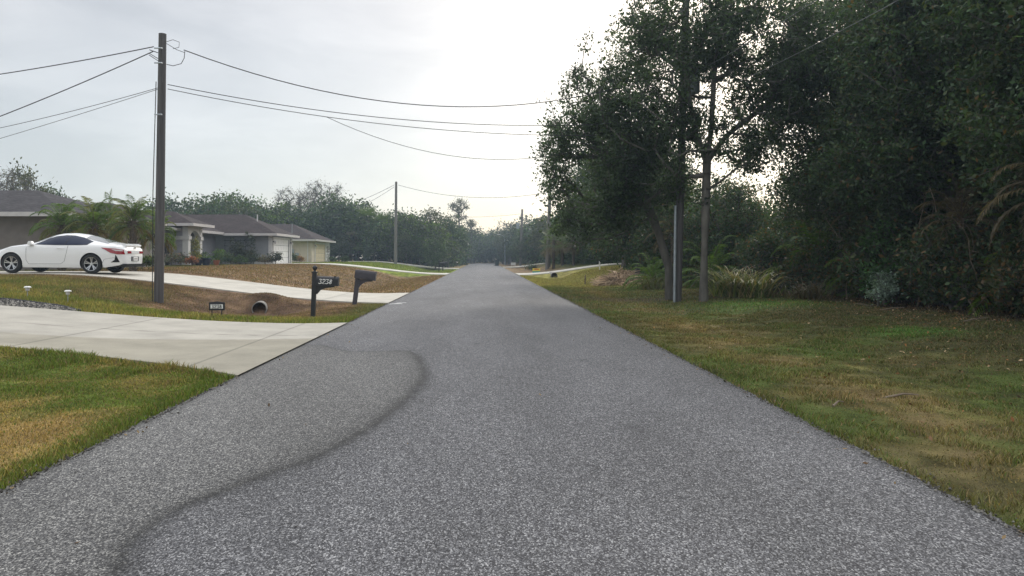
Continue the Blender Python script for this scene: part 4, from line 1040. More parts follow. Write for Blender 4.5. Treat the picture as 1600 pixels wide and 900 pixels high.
# ------------------------------------------------------------------ vegetation
def tube_np(segs, n=6):
    """segs: list of (p0,p1,r0,r1)"""
    if not segs: return np.zeros((0, 3)), np.zeros((0, 4), int)
    P0 = np.array([s[0] for s in segs]); P1 = np.array([s[1] for s in segs]); r0 = np.array([s[2] for s in segs]); r1 = np.array([s[3] for s in segs])
    D = P1-P0; L = np.linalg.norm(D, axis=1, keepdims=True)+1e-9; D = D/L
    ref = np.where(np.abs(D[:, 2:3]) < .9, np.array([[0, 0, 1.]]), np.array([[1., 0, 0]]))
    U = np.cross(D, ref); U /= np.linalg.norm(U, axis=1, keepdims=True); W = np.cross(D, U)
    a = np.linspace(0, 2*np.pi, n, endpoint=False); ca, sa = np.cos(a), np.sin(a)
    ring = U[:, None]*ca[None, :, None]+W[:, None]*sa[None, :, None]
    A = P0[:, None]+ring*r0[:, None, None]; B = P1[:, None]+D[:, None]*(r1[:, None, None]*.4)+ring*r1[:, None, None]
    V = np.concatenate([A, B], 1).reshape(-1, 3)
    k = np.arange(n); k2 = (k+1) % n; base = (np.arange(len(segs))*2*n)[:, None]
    F = np.stack([base+k, base+k2, base+n+k2, base+n+k], -1).reshape(-1, 4)
    return V, F
def leaves_np(rng, C, size, aspect=.5, up=.4, droop=0, dirs=None):
    """diamond leaves folded on their midrib, two quads -> one rhomb each"""
    n = len(C)
    d = rng.normal(size=(n, 3)) if dirs is None else dirs+rng.normal(size=(n, 3))*.45
    d[:, 2] -= droop; d /= np.linalg.norm(d, axis=1, keepdims=True)+1e-9
    nn = rng.normal(size=(n, 3)); nn[:, 2] += up*2
    s = np.cross(d, nn); s /= np.linalg.norm(s, axis=1, keepdims=True)+1e-9
    L = (size*(.65+.7*rng.random(n)))[:, None]; Wd = L*aspect*.5
    mid = C+d*L*.5
    V = np.stack([C, mid+s*Wd, C+d*L, mid-s*Wd], 1).reshape(-1, 3)
    F = np.arange(4*n).reshape(n, 4)
    return V, F
def leafcols(rng, n, pal, clump_idx=None, nclump=0, var=.25, dead=0.0):
    pal = np.array(pal); base = pal[rng.integers(0, len(pal), n)]
    f = 1+var*rng.normal(size=n)
    if clump_idx is not None: f = f*(1+.22*rng.normal(size=nclump))[clump_idx]
    c = base*np.clip(f, .35, 2)[:, None]
    if dead: 
        k = rng.random(n) < dead; c[k] = np.array((.16, .10, .045))*(.6+.8*rng.random((k.sum(), 1)))
    return np.repeat(c, 4, axis=0)
OAK = [(.050, .080, .040), (.062, .096, .048), (.075, .108, .060), (.055, .088, .048)]
DARKG = [(.042, .078, .036), (.050, .094, .042), (.066, .110, .048), (.075, .092, .042)]
BRIGHTG = [(.075, .12, .022), (.09, .14, .03), (.06, .10, .022)]
OLIVE = [(.070, .078, .035), (.085, .090, .040), (.060, .070, .032)]
BARE = [(.12, .11, .075), (.10, .10, .06), (.14, .12, .08)]
FARP = [(.048, .068, .030), (.058, .082, .034), (.042, .062, .036), (.065, .070, .045)]
def tree_data(seed, trunk, r0, ells, ncl, lpc, clr, leaf, pal, aspect=.5, dead=0, shell=.35, rtip=.006, twigs=3, holes=.38, limbs=()):
    rng = np.random.default_rng(seed)
    # clump centres, denser toward the outside of each ellipsoid, thinned by noise so gaps appear
    vol = np.array([e_[3]*e_[4]*e_[5] for e_ in ells]); vol = vol/vol.sum(); C = []
    while len(C) < ncl:
        e_ = ells[rng.choice(len(ells), p=vol)]
        v = rng.normal(size=3); v /= np.linalg.norm(v); r = (shell+(1-shell)*rng.random())**(1/1.6)
        c = np.array(e_[:3])+v*r*np.array(e_[3:6])
        fq = .7 if leaf > .13 else 1.15
        nz = vnoise(np.array([c[0]*fq+c[2]*fq*.44]), np.array([c[1]*fq+c[2]*fq*.9]), seed)[0]
        if nz > holes and c[2] > .3: C.append(c)
    C = np.array(C)
    nodes = []; par = []
    tp = [np.array(t, float) for t in trunk]
    for i in range(len(tp)-1):
        q = max(2, int(np.linalg.norm(tp[i+1]-tp[i])/.5))
        for k in range(q):
            nodes.append(tp[i]+(tp[i+1]-tp[i])*k/q); par.append(len(nodes)-2)
    nodes.append(tp[-1]); par.append(len(nodes)-2)
    ntr = len(nodes); fork = int(ntr*.45); lrad = {}
    for lp_, lr in limbs:
        q0 = np.array(lp_[0], float); prv = int(np.argmin([np.linalg.norm(q0-nd) for nd in nodes[:ntr]])); tot = 0
        for i in range(len(lp_)-1):
            a_, b_ = np.array(lp_[i], float), np.array(lp_[i+1], float); q = max(1, int(np.linalg.norm(b_-a_)/.4))
            for k in range(1, q+1):
                nodes.append(a_+(b_-a_)*k/q); par.append(prv); prv = len(nodes)-1; lrad[prv] = lr*(1-.6*(i+k/q)/(len(lp_)-1))
    nb = len(nodes)
    Narr = np.zeros((nb+ncl*14, 3)); Narr[:nb] = nodes; cnt = nb
    depth = np.zeros(nb+ncl*14); depth[:nb] = 4; depth[:ntr] = np.arange(ntr)*.5
    order = np.argsort(np.linalg.norm(C-tp[-1], axis=1)); tips = []
    for ci in order:
        c = C[ci]; dd = np.linalg.norm(Narr[:cnt]-c, axis=1)+.12*depth[:cnt]+np.maximum(0, Narr[:cnt, 2]-c[2])*.8
        dd[:fork] += 50
        k = int(np.argmin(dd)); p0 = Narr[k]; L = np.linalg.norm(c-p0); q = max(1, min(10, int(L/.55)))
        prev = k; side = rng.normal(size=3)*.10*L; side[2] = abs(side[2])*.8
        for j in range(1, q+1):
            t = j/q; p = p0+(c-p0)*t+side*math.sin(math.pi*t)+rng.normal(size=3)*.03*(j < q)
            Narr[cnt] = p; depth[cnt] = depth[prev]+L/q; par.append(prev); prev = cnt; cnt += 1
        tips.append(prev)
    load = np.zeros(cnt)
    for t in tips: load[t] += 1
    for i in range(cnt-1, 0, -1):
        if par[i] >= 0: load[par[i]] += load[i]
    rad = rtip*np.power(np.maximum(load, 1), .52)*1.6
    hgt = tp[-1][2]
    for i in range(ntr): rad[i] = max(rad[i] if i > fork else 0, r0*(1-.55*i/ntr))
    rad = np.minimum(rad, r0*1.0)
    for k_, v_ in lrad.items(): rad[k_] = max(rad[k_]*.6, v_)
    rad[0] = r0*1.25; 
    if ntr > 2: rad[1] = r0*1.08
    big, small = [], []
    for i in range(1, cnt):
        if par[i] < 0: continue
        (big if rad[par[i]] > .03 else small).append((Narr[par[i]], Narr[i], min(rad[par[i]], rad[i]*1.6) if i >= ntr else rad[par[i]], rad[i]))
    for t in tips:
        for _ in range(twigs):
            v = rng.normal(size=3); v /= np.linalg.norm(v); small.append((Narr[t], Narr[t]+v*clr*(.5+.8*rng.random()), .006 if rtip < .01 else rtip*.8, .002))
    V1, F1 = tube_np(big, 9); V2, F2 = tube_np(small, 4)
    wood = (np.concatenate([V1, V2]), np.concatenate([F1, F2+len(V1)]))
    ci = np.repeat(np.arange(ncl), lpc)
    sz = clr*(.6+.8*rng.random(ncl))[ci]
    P = C[ci]+rng.normal(size=(ncl*lpc, 3))*sz[:, None]*np.array([.62, .62, .45])
    LV, LF = leaves_np(rng, P, leaf, aspect)
    return wood, (LV, LF, leafcols(rng, len(P), pal, ci, ncl, dead=dead))
def tree(name, label, cat, loc, data, group=None, bark='bark', scale=1, rz=0, crown='crown', trunk='trunk'):
    root = empty(name, loc, rz, label, cat, group); root.scale = (scale,)*3 if not hasattr(scale, '__len__') else scale
    (wv, wf), (lv, lf, lc) = data
    if len(wf): link(trunk, np_mesh(trunk, wv, wf, M[bark], None, True), root)
    link(crown, np_mesh(crown, lv, lf, M['leaf'], lc), root)
    return root
ORD = ['first', 'second', 'third', 'fourth', 'fifth', 'sixth', 'seventh', 'eighth', 'ninth', 'tenth', 'eleventh', 'twelfth', 'thirteenth', 'fourteenth', 'fifteenth', 'sixteenth', 'seventeenth', 'eighteenth', 'nineteenth', 'twentieth', 'twenty-first', 'twenty-second', 'twenty-third', 'twenty-fourth', 'twenty-fifth', 'twenty-sixth']
def again(src, label, loc, rz, scale, group=None):
    c = copy_tree(src); c.location = loc; c.rotation_euler = (0, 0, rz); c.scale = (scale,)*3 if not hasattr(scale, '__len__') else scale
    if label: c['label'] = label
    if group: c['group'] = group
    elif 'group' in c: del c['group']
    return c
def G(x, y): return (x, y, gz(x, y))

# --- the two oaks by the right pole
b = at(1048, 467, 26.6)
bx_, by_ = b.x, 26.6
oak1 = tree_data(101, [(0, 0, -.3), (-.05, 0, 1.1), (-.45, .1, 2.5), (-1.0, .2, 3.9), (-1.5, .3, 5.2)], .17,
    [(-2.6, .2, 4.6, 2.2, 2.6, 2.6), (-1.1, .2, 6.6, 1.9, 2.2, 2.3), (-3.4, -.3, 6.3, 1.2, 1.6, 1.5), (-.9, 0, 4.2, 1.7, 2.0, 1.5), (-3.1, 0, 2.9, 1.3, 2, 1.0), (-2.85, 0, 8.5, .5, .6, 1.3), (-2.0, .3, 8.8, .45, .5, 1.2), (-3.6, 0, 7.6, .5, .6, .8)], 860, 46, .33, .125, OAK, holes=.47)
tree('oak_tree', 'dark leaning oak just behind the right utility pole, its crown reaching over the road', 'tree', G(bx_, by_), oak1)
b = at(1099, 472, 24.6)
oak2 = tree_data(102, [(0, 0, -.3), (.03, 0, 1.5), (.08, 0, 3.2), (.12, 0, 4.7)], .138,
    [(-1.7, .3, 7.3, 2.0, 2.2, 2.4), (1.9, .3, 8.6, 2.4, 2.2, 2.0), (-.3, 0, 9.3, 2.3, 2.4, 1.9), (3.0, 0, 7.2, 1.5, 1.6, 1.3), (1.0, .4, 6.7, 1.0, 1.2, .6), (-1.0, 0, 4.9, .9, 1.0, 1.2), (0, .2, 3.9, .8, .9, .7), (1.4, .5, 5.3, 1.0, .9, .9), (1.4, .3, 5.2, 1.0, .9, .9), (1.3, -.2, 4.9, 1.1, .9, .8), (2.2, -.2, 5.4, .9, .9, .8), (-.2, .2, 5.9, .8, .9, .7), (0, -.2, 5.5, .8, .9, .8), (1.9, .4, 4.7, .8, .8, .6), (1.2, 0, 6.0, 1.2, .9, .7)], 930, 50, .34, .125, OAK, holes=.40,
    limbs=[([(.12, 0, 4.7), (-.25, 0, 5.6), (-.45, 0, 6.6), (-.6, .1, 8.2)], .07), ([(.12, 0, 4.7), (.75, 0, 5.5), (1.35, .1, 6.0), (2.1, .1, 6.5), (2.7, .1, 7.6)], .08), ([(.12, 0, 4.7), (.3, .1, 5.8), (.35, 0, 7.4), (.5, 0, 9.0)], .06)])
tree('oak_tree', 'upright forked oak right of the conduit pole with a lichen spotted trunk', 'tree', G(b.x, 24.6), oak2)

# --- tall thicket trees on the right: three moulds and copies
big1 = tree_data(111, [(0, 0, -.3), (.1, 0, 2), (-.1, .1, 4.5), (.1, 0, 7)], .2,
    [(0, 0, 7.2, 3.0, 3.0, 3.2), (-1.2, -.6, 4.3, 2.0, 2.4, 1.9), (1.2, .5, 5.0, 2.0, 2.2, 2.0), (-.2, .2, 9.6, 2.2, 2.2, 1.8)], 1100, 76, .40, .125, DARKG, holes=.22, dead=.02)
big2 = tree_data(112, [(0, 0, -.3), (-.2, 0, 2.2), (.1, .1, 4.2), (.3, 0, 6.4)], .18,
    [(.2, 0, 6.6, 2.8, 2.8, 3.0), (-1.2, 0, 3.6, 1.9, 2.2, 1.5), (1.3, 0, 4.2, 1.8, 2.2, 1.7), (.5, 0, 9.0, 2.0, 2.0, 2.0)], 1000, 76, .40, .12, OAK, holes=.22, dead=.03)
t1 = tree('thicket_tree', 'big dense dark tree filling the sky at the right, near the picture edge', 'tree', G(13.3, 16.2), big1)
t2 = tree('thicket_tree', 'dense drooping tree at the thicket edge right of the strap-leaved clump', 'tree', G(13.6, 21.8), big2)
TG = 'dark trees deep in the right-hand thicket'
spots = [(12.5, 25.6, 1.0, 1.02, 1), (12.9, 20.4, 5.2, 1.0, 0), (19.5, 35, 1.0, 1.1, 0), (12.6, 11.2, 2.1, 1.08, 0), (16.6, 13.4, 4.0, 1.15, 1), (17.4, 19, .7, 1.1, 1), (17.5, 25.5, 5.0, 1.05, 0), (21, 16, 1.5, 1.2, 0), (22.5, 23, 2.7, 1.1, 1),
         (20.5, 30.5, 3.9, 1.0, 1), (14.9, 27.3, 3.0, .80, 0), (26.5, 29.5, 4.1, 1.1, 0), (15.2, 8.2, 3.3, 1.0, 1)]
spots.sort(key=lambda q: q[1])
for i, (x, y, rz, s, k) in enumerate(spots):
    again((t1, t2)[k], 'dark leafy tree in the right-hand thicket, %s in depth from the viewer' % ORD[i], G(x, y), rz, s, TG)
# shorter trees behind the oaks (keep the bright gap between them)
med1 = tree_data(121, [(0, 0, -.2), (.2, 0, 1.2), (.1, 0, 2.6)], .10,
    [(0, 0, 3.6, 2.0, 2.0, 2.0), (-.8, 0, 2.0, 1.4, 1.6, 1.2), (.9, .3, 2.3, 1.4, 1.6, 1.3)], 330, 60, .5, .14, DARKG, holes=.2, dead=.05)
m1 = tree('small_tree', 'bushy dark tree behind the dead frond pile', 'tree', G(8.9, 43.0), med1, scale=1.25)
for (x, y, rz, s, lab) in [(10.6, 46, 1, 1.3, 'bushy tree right of the white marker post, at the back'), (11.6, 35.5, 2.2, .95, 'low bushy tree glimpsed between the two oak trunks'),
        (13.6, 39, 4, .85, 'dark bushy tree behind the right oak trunk'), (14.4, 32, 5.1, .9, 'dark bushy tree between the right oak and the strap-leaved clump'),
        (10.0, 39.3, .4, .95, 'low dark tree left of the leaning oak trunk')]:
    again(m1, lab, G(x, y), rz, s)
# hedge of trees right of the far driveway, px 850-950
far1 = tree_data(131, [(0, 0, -.2), (.2, 0, 3), (-.1, 0, 6)], .2,
    [(0, 0, 7.2, 3.2, 3.2, 3.4), (-1.4, 0, 4.6, 2.4, 2.4, 2.4), (1.4, 0, 5.4, 2.2, 2.4, 2.4)], 300, 44, .85, .26, OAK, rtip=.012, holes=.3)
f1 = tree('oak_tree', 'large hazy oak beyond the frond pile, leaning over the right lane', 'tree', G(9.9, 52), far1, scale=.92)
for (x, y, rz, s, lab) in [(12.4, 60, 2, .95, 'hazy oak behind the white marker post'), (11.0, 74, 1, 1.0, 'hazy oak rising behind the cabbage palm clump'), (15.5, 68, 3, 1.05, 'hazy oak far behind the right thicket, near the drive')]:
    again(f1, lab, G(x, y), rz, s)

# --- undergrowth of the thicket: shrubs
def shrub_data(seed, r, h, n, lpc, leaf, pal, dead=0, clr=.28, aspect=.5, rtip=.004):
    return tree_data(seed, [(0, 0, -.1), (0, 0, h*.3), (0, 0, h*.45)], .02+.01*h, [(0, 0, h*.5, r, r, h*.5), (r*.35, 0, h*.35, r*.7, r*.7, h*.35)], n, lpc, clr, leaf, pal, aspect, dead, shell=.3, rtip=rtip, twigs=4, holes=.2)
us1 = tree('thicket_shrub', 'dark leafy shrub at the foot of the right-hand thicket', 'shrub', G(11.9, 18.8), shrub_data(141, 1.1, 2.4, 150, 46, .12, DARKG, .10), 'shrubs at the foot of the right-hand thicket', crown='foliage', trunk='stem')
us2 = tree('thicket_shrub', 'dark leafy shrub at the foot of the right-hand thicket', 'shrub', G(12.0, 13.6), shrub_data(142, 1.2, 1.7, 120, 40, .13, OLIVE+DARKG, .25), 'shrubs at the foot of the right-hand thicket', crown='foliage', trunk='stem')
rg = random.Random(3)
UG = 'shrubs at the foot of the right-hand thicket'
SHL = []
for i in range(30):
    y = 8.0+i*.86+rg.uniform(-.4, .4); x = 12.3+rg.uniform(-.3, 1.5)+(.5 if y > 22 else 0)
    SHL.append(None); SHL[-1] = again((us1, us2)[i % 2], 'x', G(x, y), rg.uniform(0, 6), rg.uniform(.75, 1.35), UG)
for i in range(16):
    y = 26+i*1.6; x = 11.6+rg.uniform(-.4, 2.2)
    SHL.append(None); SHL[-1] = again((us1, us2)[i % 2], 'x', G(x, y), rg.uniform(0, 6), rg.uniform(.7, 1.2), UG)
SHL += [us1, us2]; SHL.sort(key=lambda o: o.location.x/o.location.y)
for i, o in enumerate(SHL):
    n_ = len(SHL); px_ = 755+1155*o.location.x/o.location.y
    zone = 'between the oak trunk and the strap-leaved clump' if px_ < 1140 else ('behind the strap-leaved clump' if px_ < 1230 else ('left of the blue green shrub' if px_ < 1360 else 'right of the blue green shrub'))
    k_ = sum(1 for q in SHL[:i] if q.get('zone') == zone); o['zone'] = zone
    o['label'] = 'dark thicket shrub %s, %s from the left' % (zone, ORD[min(k_, 25)])
for o in SHL: del o['zone']
g1 = tree('blue_green_shrub', 'pale blue green shrub at the thicket foot, standing out against the dark', 'shrub', at(1372, 475, 20.3), shrub_data(143, .42, 1.0, 60, 40, .07, [(.22, .30, .26), (.26, .34, .30)], 0, .14), crown='foliage', trunk='stem'); g1.location.z = gz(g1.location.x, 20.3)
g2 = tree('young_shrub', 'fresh green leafy shrub just above the pale blue green one', 'shrub', G(11.35, 20.9), shrub_data(144, .65, 2.5, 70, 40, .11, [(.06, .13, .05), (.07, .15, .05)], 0, .2), crown='foliage', trunk='stem')
# bare stems and vines hanging in the thicket
rng = np.random.default_rng(8)
for i in range(16):
    y = 10.5+i*.85+rng.random()*.4; x = 11.6+rng.random()*1.0; p = np.array([x, y, gz(x, y)]); segs = []; q = np.zeros(3); hgt = 1.2+rng.random()*2.4
    lean = rng.normal(size=2)*.3; n_ = 9
    for k in range(n_):
        q2 = q+np.array([lean[0]*hgt/n_+rng.normal()*.05, lean[1]*hgt/n_+rng.normal()*.05, hgt/n_]); segs.append((q, q2, .018-.001*k, .017-.001*k)); q = q2
        if k > 4: segs.append((q, q+rng.normal(size=3)*.3, .006, .003))
    V_, F_ = tube_np(segs, 5); o = link('dead_sapling', np_mesh('dead_sapling', V_, F_, M['twig'], None, True), None, p)
    tag(o, 'thin bare stem standing at the thicket edge, %s from the near end' % ORD[i], 'sapling', 'bare stems at the thicket edge')

# --- palms
def frond(rng, L, droop, nl, ll, lw, az, el, base, twist=0):
    """arching feather frond: returns rachis segs, leaflet verts"""
    pts = []; d = np.array([math.cos(az)*math.cos(el), math.sin(az)*math.cos(el), math.sin(el)]); p = np.array(base, float); n = 12
    for k in range(n+1):
        pts.append(p.copy()); p = p+d*L/n; d = d+np.array([0, 0, -droop*(k+1)/n*.35]); d /= np.linalg.norm(d)
    pts = np.array(pts); segs = [(pts[k], pts[k+1], .011*(1-k/n)+.003, .011*(1-(k+1)/n)+.003) for k in range(n)]
    t = np.linspace(.14, .99, nl); f = t*n; i0 = np.minimum(f.astype(int), n-1); fr = (f-i0)[:, None]
    P = pts[i0]*(1-fr)+pts[i0+1]*fr; T = pts[i0+1]-pts[i0]; T /= np.linalg.norm(T, axis=1, keepdims=True)
    side = np.cross(T, np.array([0, 0, 1.])); side /= np.linalg.norm(side, axis=1, keepdims=True)+1e-9
    Vs = []
    for s in (-1, 1):
        dl = T*.75+side*s*1.0+np.array([0, 0, -.12])+rng.normal(size=T.shape)*.10; dl /= np.linalg.norm(dl, axis=1, keepdims=True)
        l = ll*np.sin(np.pi*np.clip(t*.86+.12, 0, 1))[:, None]*(.85+.3*rng.random((nl, 1)))
        wv = np.cross(dl, side*s+np.array([0, 0, .8])); wv /= np.linalg.norm(wv, axis=1, keepdims=True)+1e-9
        tip = P+dl*l+np.array([0, 0, -1])*l*.22; m_ = P+dl*l*.5
        Vs.append(np.stack([P, m_+wv*lw, tip, m_-wv*lw], 1).reshape(-1, 3))
    return segs, np.concatenate(Vs)
def feather_palm(seed, trunk, r0, nf, L, nl, ll, lw, pal, dead=0.15, boots=True):
    rng = np.random.default_rng(seed); tp = [np.array(t, float) for t in trunk]; top = tp[-1]
    segs = [(tp[i], tp[i+1], r0*(1.15 if i == 0 else 1), r0) for i in range(len(tp)-1)]
    if boots:
        for k in range(60):
            f = k/60; i = min(int(f*(len(tp)-1)), len(tp)-2); c = tp[i]+(tp[i+1]-tp[i])*(f*(len(tp)-1)-i); a = k*2.4
            o = np.array([math.cos(a), math.sin(a), 0]); segs.append((c+o*r0*.7, c+o*(r0+.07)+np.array([0, 0, .09]), .035, .02))
    LV = []; LC = []; pal = np.array(pal)
    for k in range(nf):
        u = (k+.5)/nf; az = k*2.39996+rng.normal()*.15; el = R(82-105*u)+rng.normal()*.08
        s_, v_ = frond(rng, L*(.8+.3*rng.random()), 1.0+.5*rng.random(), nl, ll, lw, az, el, top+np.array([0, 0, .05-.25*u]))
        segs += s_; LV.append(v_); base = pal[rng.integers(len(pal))]
        if u > 1-dead: base = np.array((.17, .13, .05))
        c = base*(1+.18*rng.normal(size=(len(v_)//4, 1))).clip(.4, 2); LC.append(np.repeat(c, 4, 0))
    LV = np.concatenate(LV); LC = np.concatenate(LC); wv, wf = tube_np(segs, 6)
    return (wv, wf), (LV, np.arange(len(LV)).reshape(-1, 4), LC)
PALM = [(.095, .155, .042), (.12, .18, .055), (.075, .12, .04), (.15,.16,.06)]
def palm(px_, Y_, top_py, data_seed, label, nf=34, L=1.5, dead=.15, lean=0):
    x = (px_-755)/1155*Y_; z0 = gz(x, Y_); zt = 1.5-(top_py-402)/1155*Y_-z0
    d = feather_palm(data_seed, [(0, 0, -.2), (lean*.3, 0, zt*.4), (lean, 0, zt)], .13, nf, L, 38, .30, .015, PALM, dead)
    return tree('date_palm', label, 'palm', (x, Y_, z0), d, 'small date palms by the houses', 'pbark', crown='fronds')
palm(97, 31.0, 352, 201, 'small date palm before the taupe wall, leftmost of the palms', 40, 1.55, .1)
palm(146, 30.5, 352, 202, 'small date palm behind the coupe roof, second of the palms', 42, 1.55, .3)
palm(208, 29.8, 347, 203, 'tall date palm with shaggy trunk just left of the wooden pole', 42, 1.5, .12)
palm(247, 31.5, 362, 204, 'small date palm half hidden by the wooden pole', 28, 1.1, .1)
palm(172, 34.0, 345, 205, 'date palm at the back between the houses', 34, 1.4, .1)

# areca-like and cabbage palms on the right
def fan_palm(seed, h, r0, nf, pet, fr, pal, dead=.25):
    rng = np.random.default_rng(seed); segs = [((0, 0, -.2), (0, 0, h*.5), r0*1.1, r0), ((0, 0, h*.5), (0.05, 0, h), r0, r0)]
    segs = [(np.array(a), np.array(b_), c, d) for a, b_, c, d in segs]; LV = []; LC = []; pal = np.array(pal)
    for k in range(nf):
        u = (k+.5)/nf; az = k*2.39996; el = R(75-125*u)+rng.normal()*.1
        d = np.array([math.cos(az)*math.cos(el), math.sin(az)*math.cos(el), math.sin(el)]); p0 = np.array([.05, 0, h-.3*u]); p1 = p0+d*pet*(.8+.4*rng.random()); p1[2] -= .15*pet
        segs.append((p0, p1, .018, .012)); d2 = (p1-p0)/np.linalg.norm(p1-p0); s = np.cross(d2, [0, 0, 1.]); s /= np.linalg.norm(s)+1e-9; up_ = np.cross(s, d2)
        a = np.linspace(-1.9, 1.9, 26); dl = d2[None]*np.cos(a)[:, None]+s[None]*np.sin(a)[:, None]+up_[None]*.15+rng.normal(size=(26, 3))*.05
        l = fr*(.75+.25*np.cos(a*.7))[:, None]; P = np.repeat(p1[None], 26, 0); w_ = np.cross(dl, up_); w_ /= np.linalg.norm(w_, axis=1, keepdims=True)
        tip = P+dl*l; tip[:, 2] -= .28*fr; m_ = P+dl*l*.55
        LV.append(np.stack([P, m_+w_*.022, tip, m_-w_*.022], 1).reshape(-1, 3)); base = pal[rng.integers(len(pal))] if u < 1-dead else np.array((.15, .12, .07))
        LC.append(np.repeat(base*(1+.15*rng.normal(size=(26, 1))), 4, 0))
    LV = np.concatenate(LV); LC = np.concatenate(LC); wv, wf = tube_np(segs, 7)
    return (wv, wf), (LV, np.arange(len(LV)).reshape(-1, 4), LC)
fp = fan_palm(211, 3.2, .16, 34, 1.0, .85, [(.085, .13, .03), (.10, .15, .035), (.07, .11, .03)])
cp = tree('cabbage_palm', 'bright cabbage palm beside the far right utility pole', 'palm', G(7.6, 80), fp, None, 'pbark', crown='fronds')
for (x, y, s, rz, lab) in [(9.4, 77, .9, 1, 'low cabbage palm right of the far utility pole'), (9.0, 84, 1.15, 2, 'tall cabbage palm behind the far utility pole'), (11.3, 74, 1.0, 3, 'cabbage palm at the end of the right driveway'), (7.9, 88, .8, 4, 'small cabbage palm left of the far utility pole')]:
    again(cp, lab, G(x, y), rz, s)
ar = feather_palm(221, [(0, 0, -.1), (0, 0, .5)], .07, 30, 2.4, 36, .42, .018, [(.09, .16, .02), (.12, .20, .03), (.07, .13, .02)], .12, False)
a1 = tree('areca_palm', 'bright green feathery palm between the pole and the right oak trunk', 'palm', G(10.3, 33.5), ar, None, 'pbark', crown='fronds')
for (x, y, s, rz, lab) in [(12.8, 28.0, 1.3, 1.0, 'arching feathery palm high behind the strap-leaved clump'), (7.9, 34.5, .7, 2, 'low green feathery palm left of the leaning oak'),
                           (13.2, 17.6, 1.0, 3, 'feathery palm in the darkest part of the thicket'), (12.6, 24.2, .9, 5, 'drooping feathery palm right of the strap-leaved clump')]:
    again(a1, lab, G(x, y), rz, s)
dead = feather_palm(222, [(0, 0, -.1), (0, 0, 3.2)], .10, 26, 2.1, 34, .38, .012, [(.15, .12, .075), (.11, .09, .055), (.18, .145, .09)], 0)
d1 = tree('shaggy_palm', 'palm with brown hanging dead fronds at the far right edge', 'palm', G(11.2, 14.2), dead, None, 'pbark', scale=.85, crown='fronds')
for (x, y, s, rz, lab) in [(12.0, 18.6, .72, 2, 'palm with brown dead fronds right of the blue green shrub'), (12.7, 12.2, 1.0, 4, 'palm with brown dead fronds low in the right corner of the thicket'), (12.0, 22.6, .8, 1, 'palm with brown dead fronds left of the blue green shrub'), (9.6, 37.5, .8, 4.4, 'small palm with brown fronds left of the leaning oak trunk')]:
    again(d1, lab, G(x, y), rz, s)

# strap-leaved clumps (arching ribbons)
def strap(seed, n, L, w_, pal, spread=.6, rise=1.1):
    rng = np.random.default_rng(seed); V = []; C = []; pal = np.array(pal)
    for i in range(n):
        az = rng.random()*6.283; o = rng.normal(size=2)*spread*.5; d = np.array([math.cos(az)*.55, math.sin(az)*.55, rise*(.6+.6*rng.random())]); d /= np.linalg.norm(d)
        p = np.array([o[0], o[1], 0]); l = L*(.6+.6*rng.random()); s = np.array([-math.sin(az), math.cos(az), 0])*w_; col = pal[rng.integers(len(pal))]*(.7+.6*rng.random()); q = 6; pts = []
        for k in range(q+1): pts.append(p.copy()); p = p+d*l/q; d = d+np.array([0, 0, -.27]); d /= np.linalg.norm(d)
        for k in range(q):
            w0, w1 = s*(1-k/q*.85), s*(1-(k+1)/q*.85); V += [pts[k]-w0, pts[k]+w0, pts[k+1]+w1, pts[k+1]-w1]; C += [col]*4
    return np.array(V), np.arange(len(V)).reshape(-1, 4), np.array(C)
def clump(name, label, cat, loc, d, group=None):
    return tag(link(name, np_mesh(name, d[0], d[1], M['leaf'], d[2]), None, loc), label, cat, group)
SP = [(.17, .20, .06), (.32, .27, .12), (.12, .16, .05), (.38, .31, .17), (.15, .21, .05)]
clump('strap_leaf_clump', 'clump of green and straw coloured strap leaves right of the oak trunk, left half', 'plant', G(at(1145, 0, 26.5).x, 26.5), strap(301, 300, 1.7, .026, SP, .62))
clump('strap_leaf_clump', 'clump of green and straw coloured strap leaves right of the oak trunk, right half', 'plant', G(at(1178, 0, 25.6).x, 25.6), strap(302, 260, 1.5, .024, SP, .55))
clump('strap_leaf_clump', 'dull strap-leaved clump in the shade right of the paler pair', 'plant', G(at(1265, 0, 24).x, 24.0), strap(303, 160, 1.0, .018, [(.09, .09, .04), (.12, .09, .05)], .8))
clump('strap_leaf_clump', 'dull strap-leaved clump under the leaning oak at its left', 'plant', G(8.0, 33.5), strap(304, 160, 1.2, .02, [(.10, .12, .04), (.12, .10, .05)], .8))
# heap of dead fronds
rng = np.random.default_rng(14); segs = []
for i in range(1000):
    a = rng.random()*6.283; r = 1.15*math.sqrt(rng.random()); x, y = r*math.cos(a)*1.15, r*math.sin(a)*.8; zt = .95*(1-r/1.3)*(.4+.6*rng.random())
    p = np.array([x, y, zt]); v = np.array([x*.9+rng.normal()*.5, y*.9+rng.normal()*.5, -.25+rng.normal()*.35]); v /= np.linalg.norm(v); l = .25+.35*rng.random()
    segs.append((p, p+v*l,   .020+.016*rng.random(), .008))
V_, F_ = tube_np(segs, 4)
b = at(973, 443, 39.5); b.z = gz(b.x, b.y)
pf = leafmat('heap'); 
cc = np.repeat((np.array((.60, .46, .33))*(.4+.9*rng.random((1000, 1)))), 8, 0)
tag(link('dead_frond_pile', np_mesh('dead_frond_pile', V_, F_, M['litter'], cc), None, b), 'heap of pale dead palm stalks on the verge before the thicket', 'brush pile')

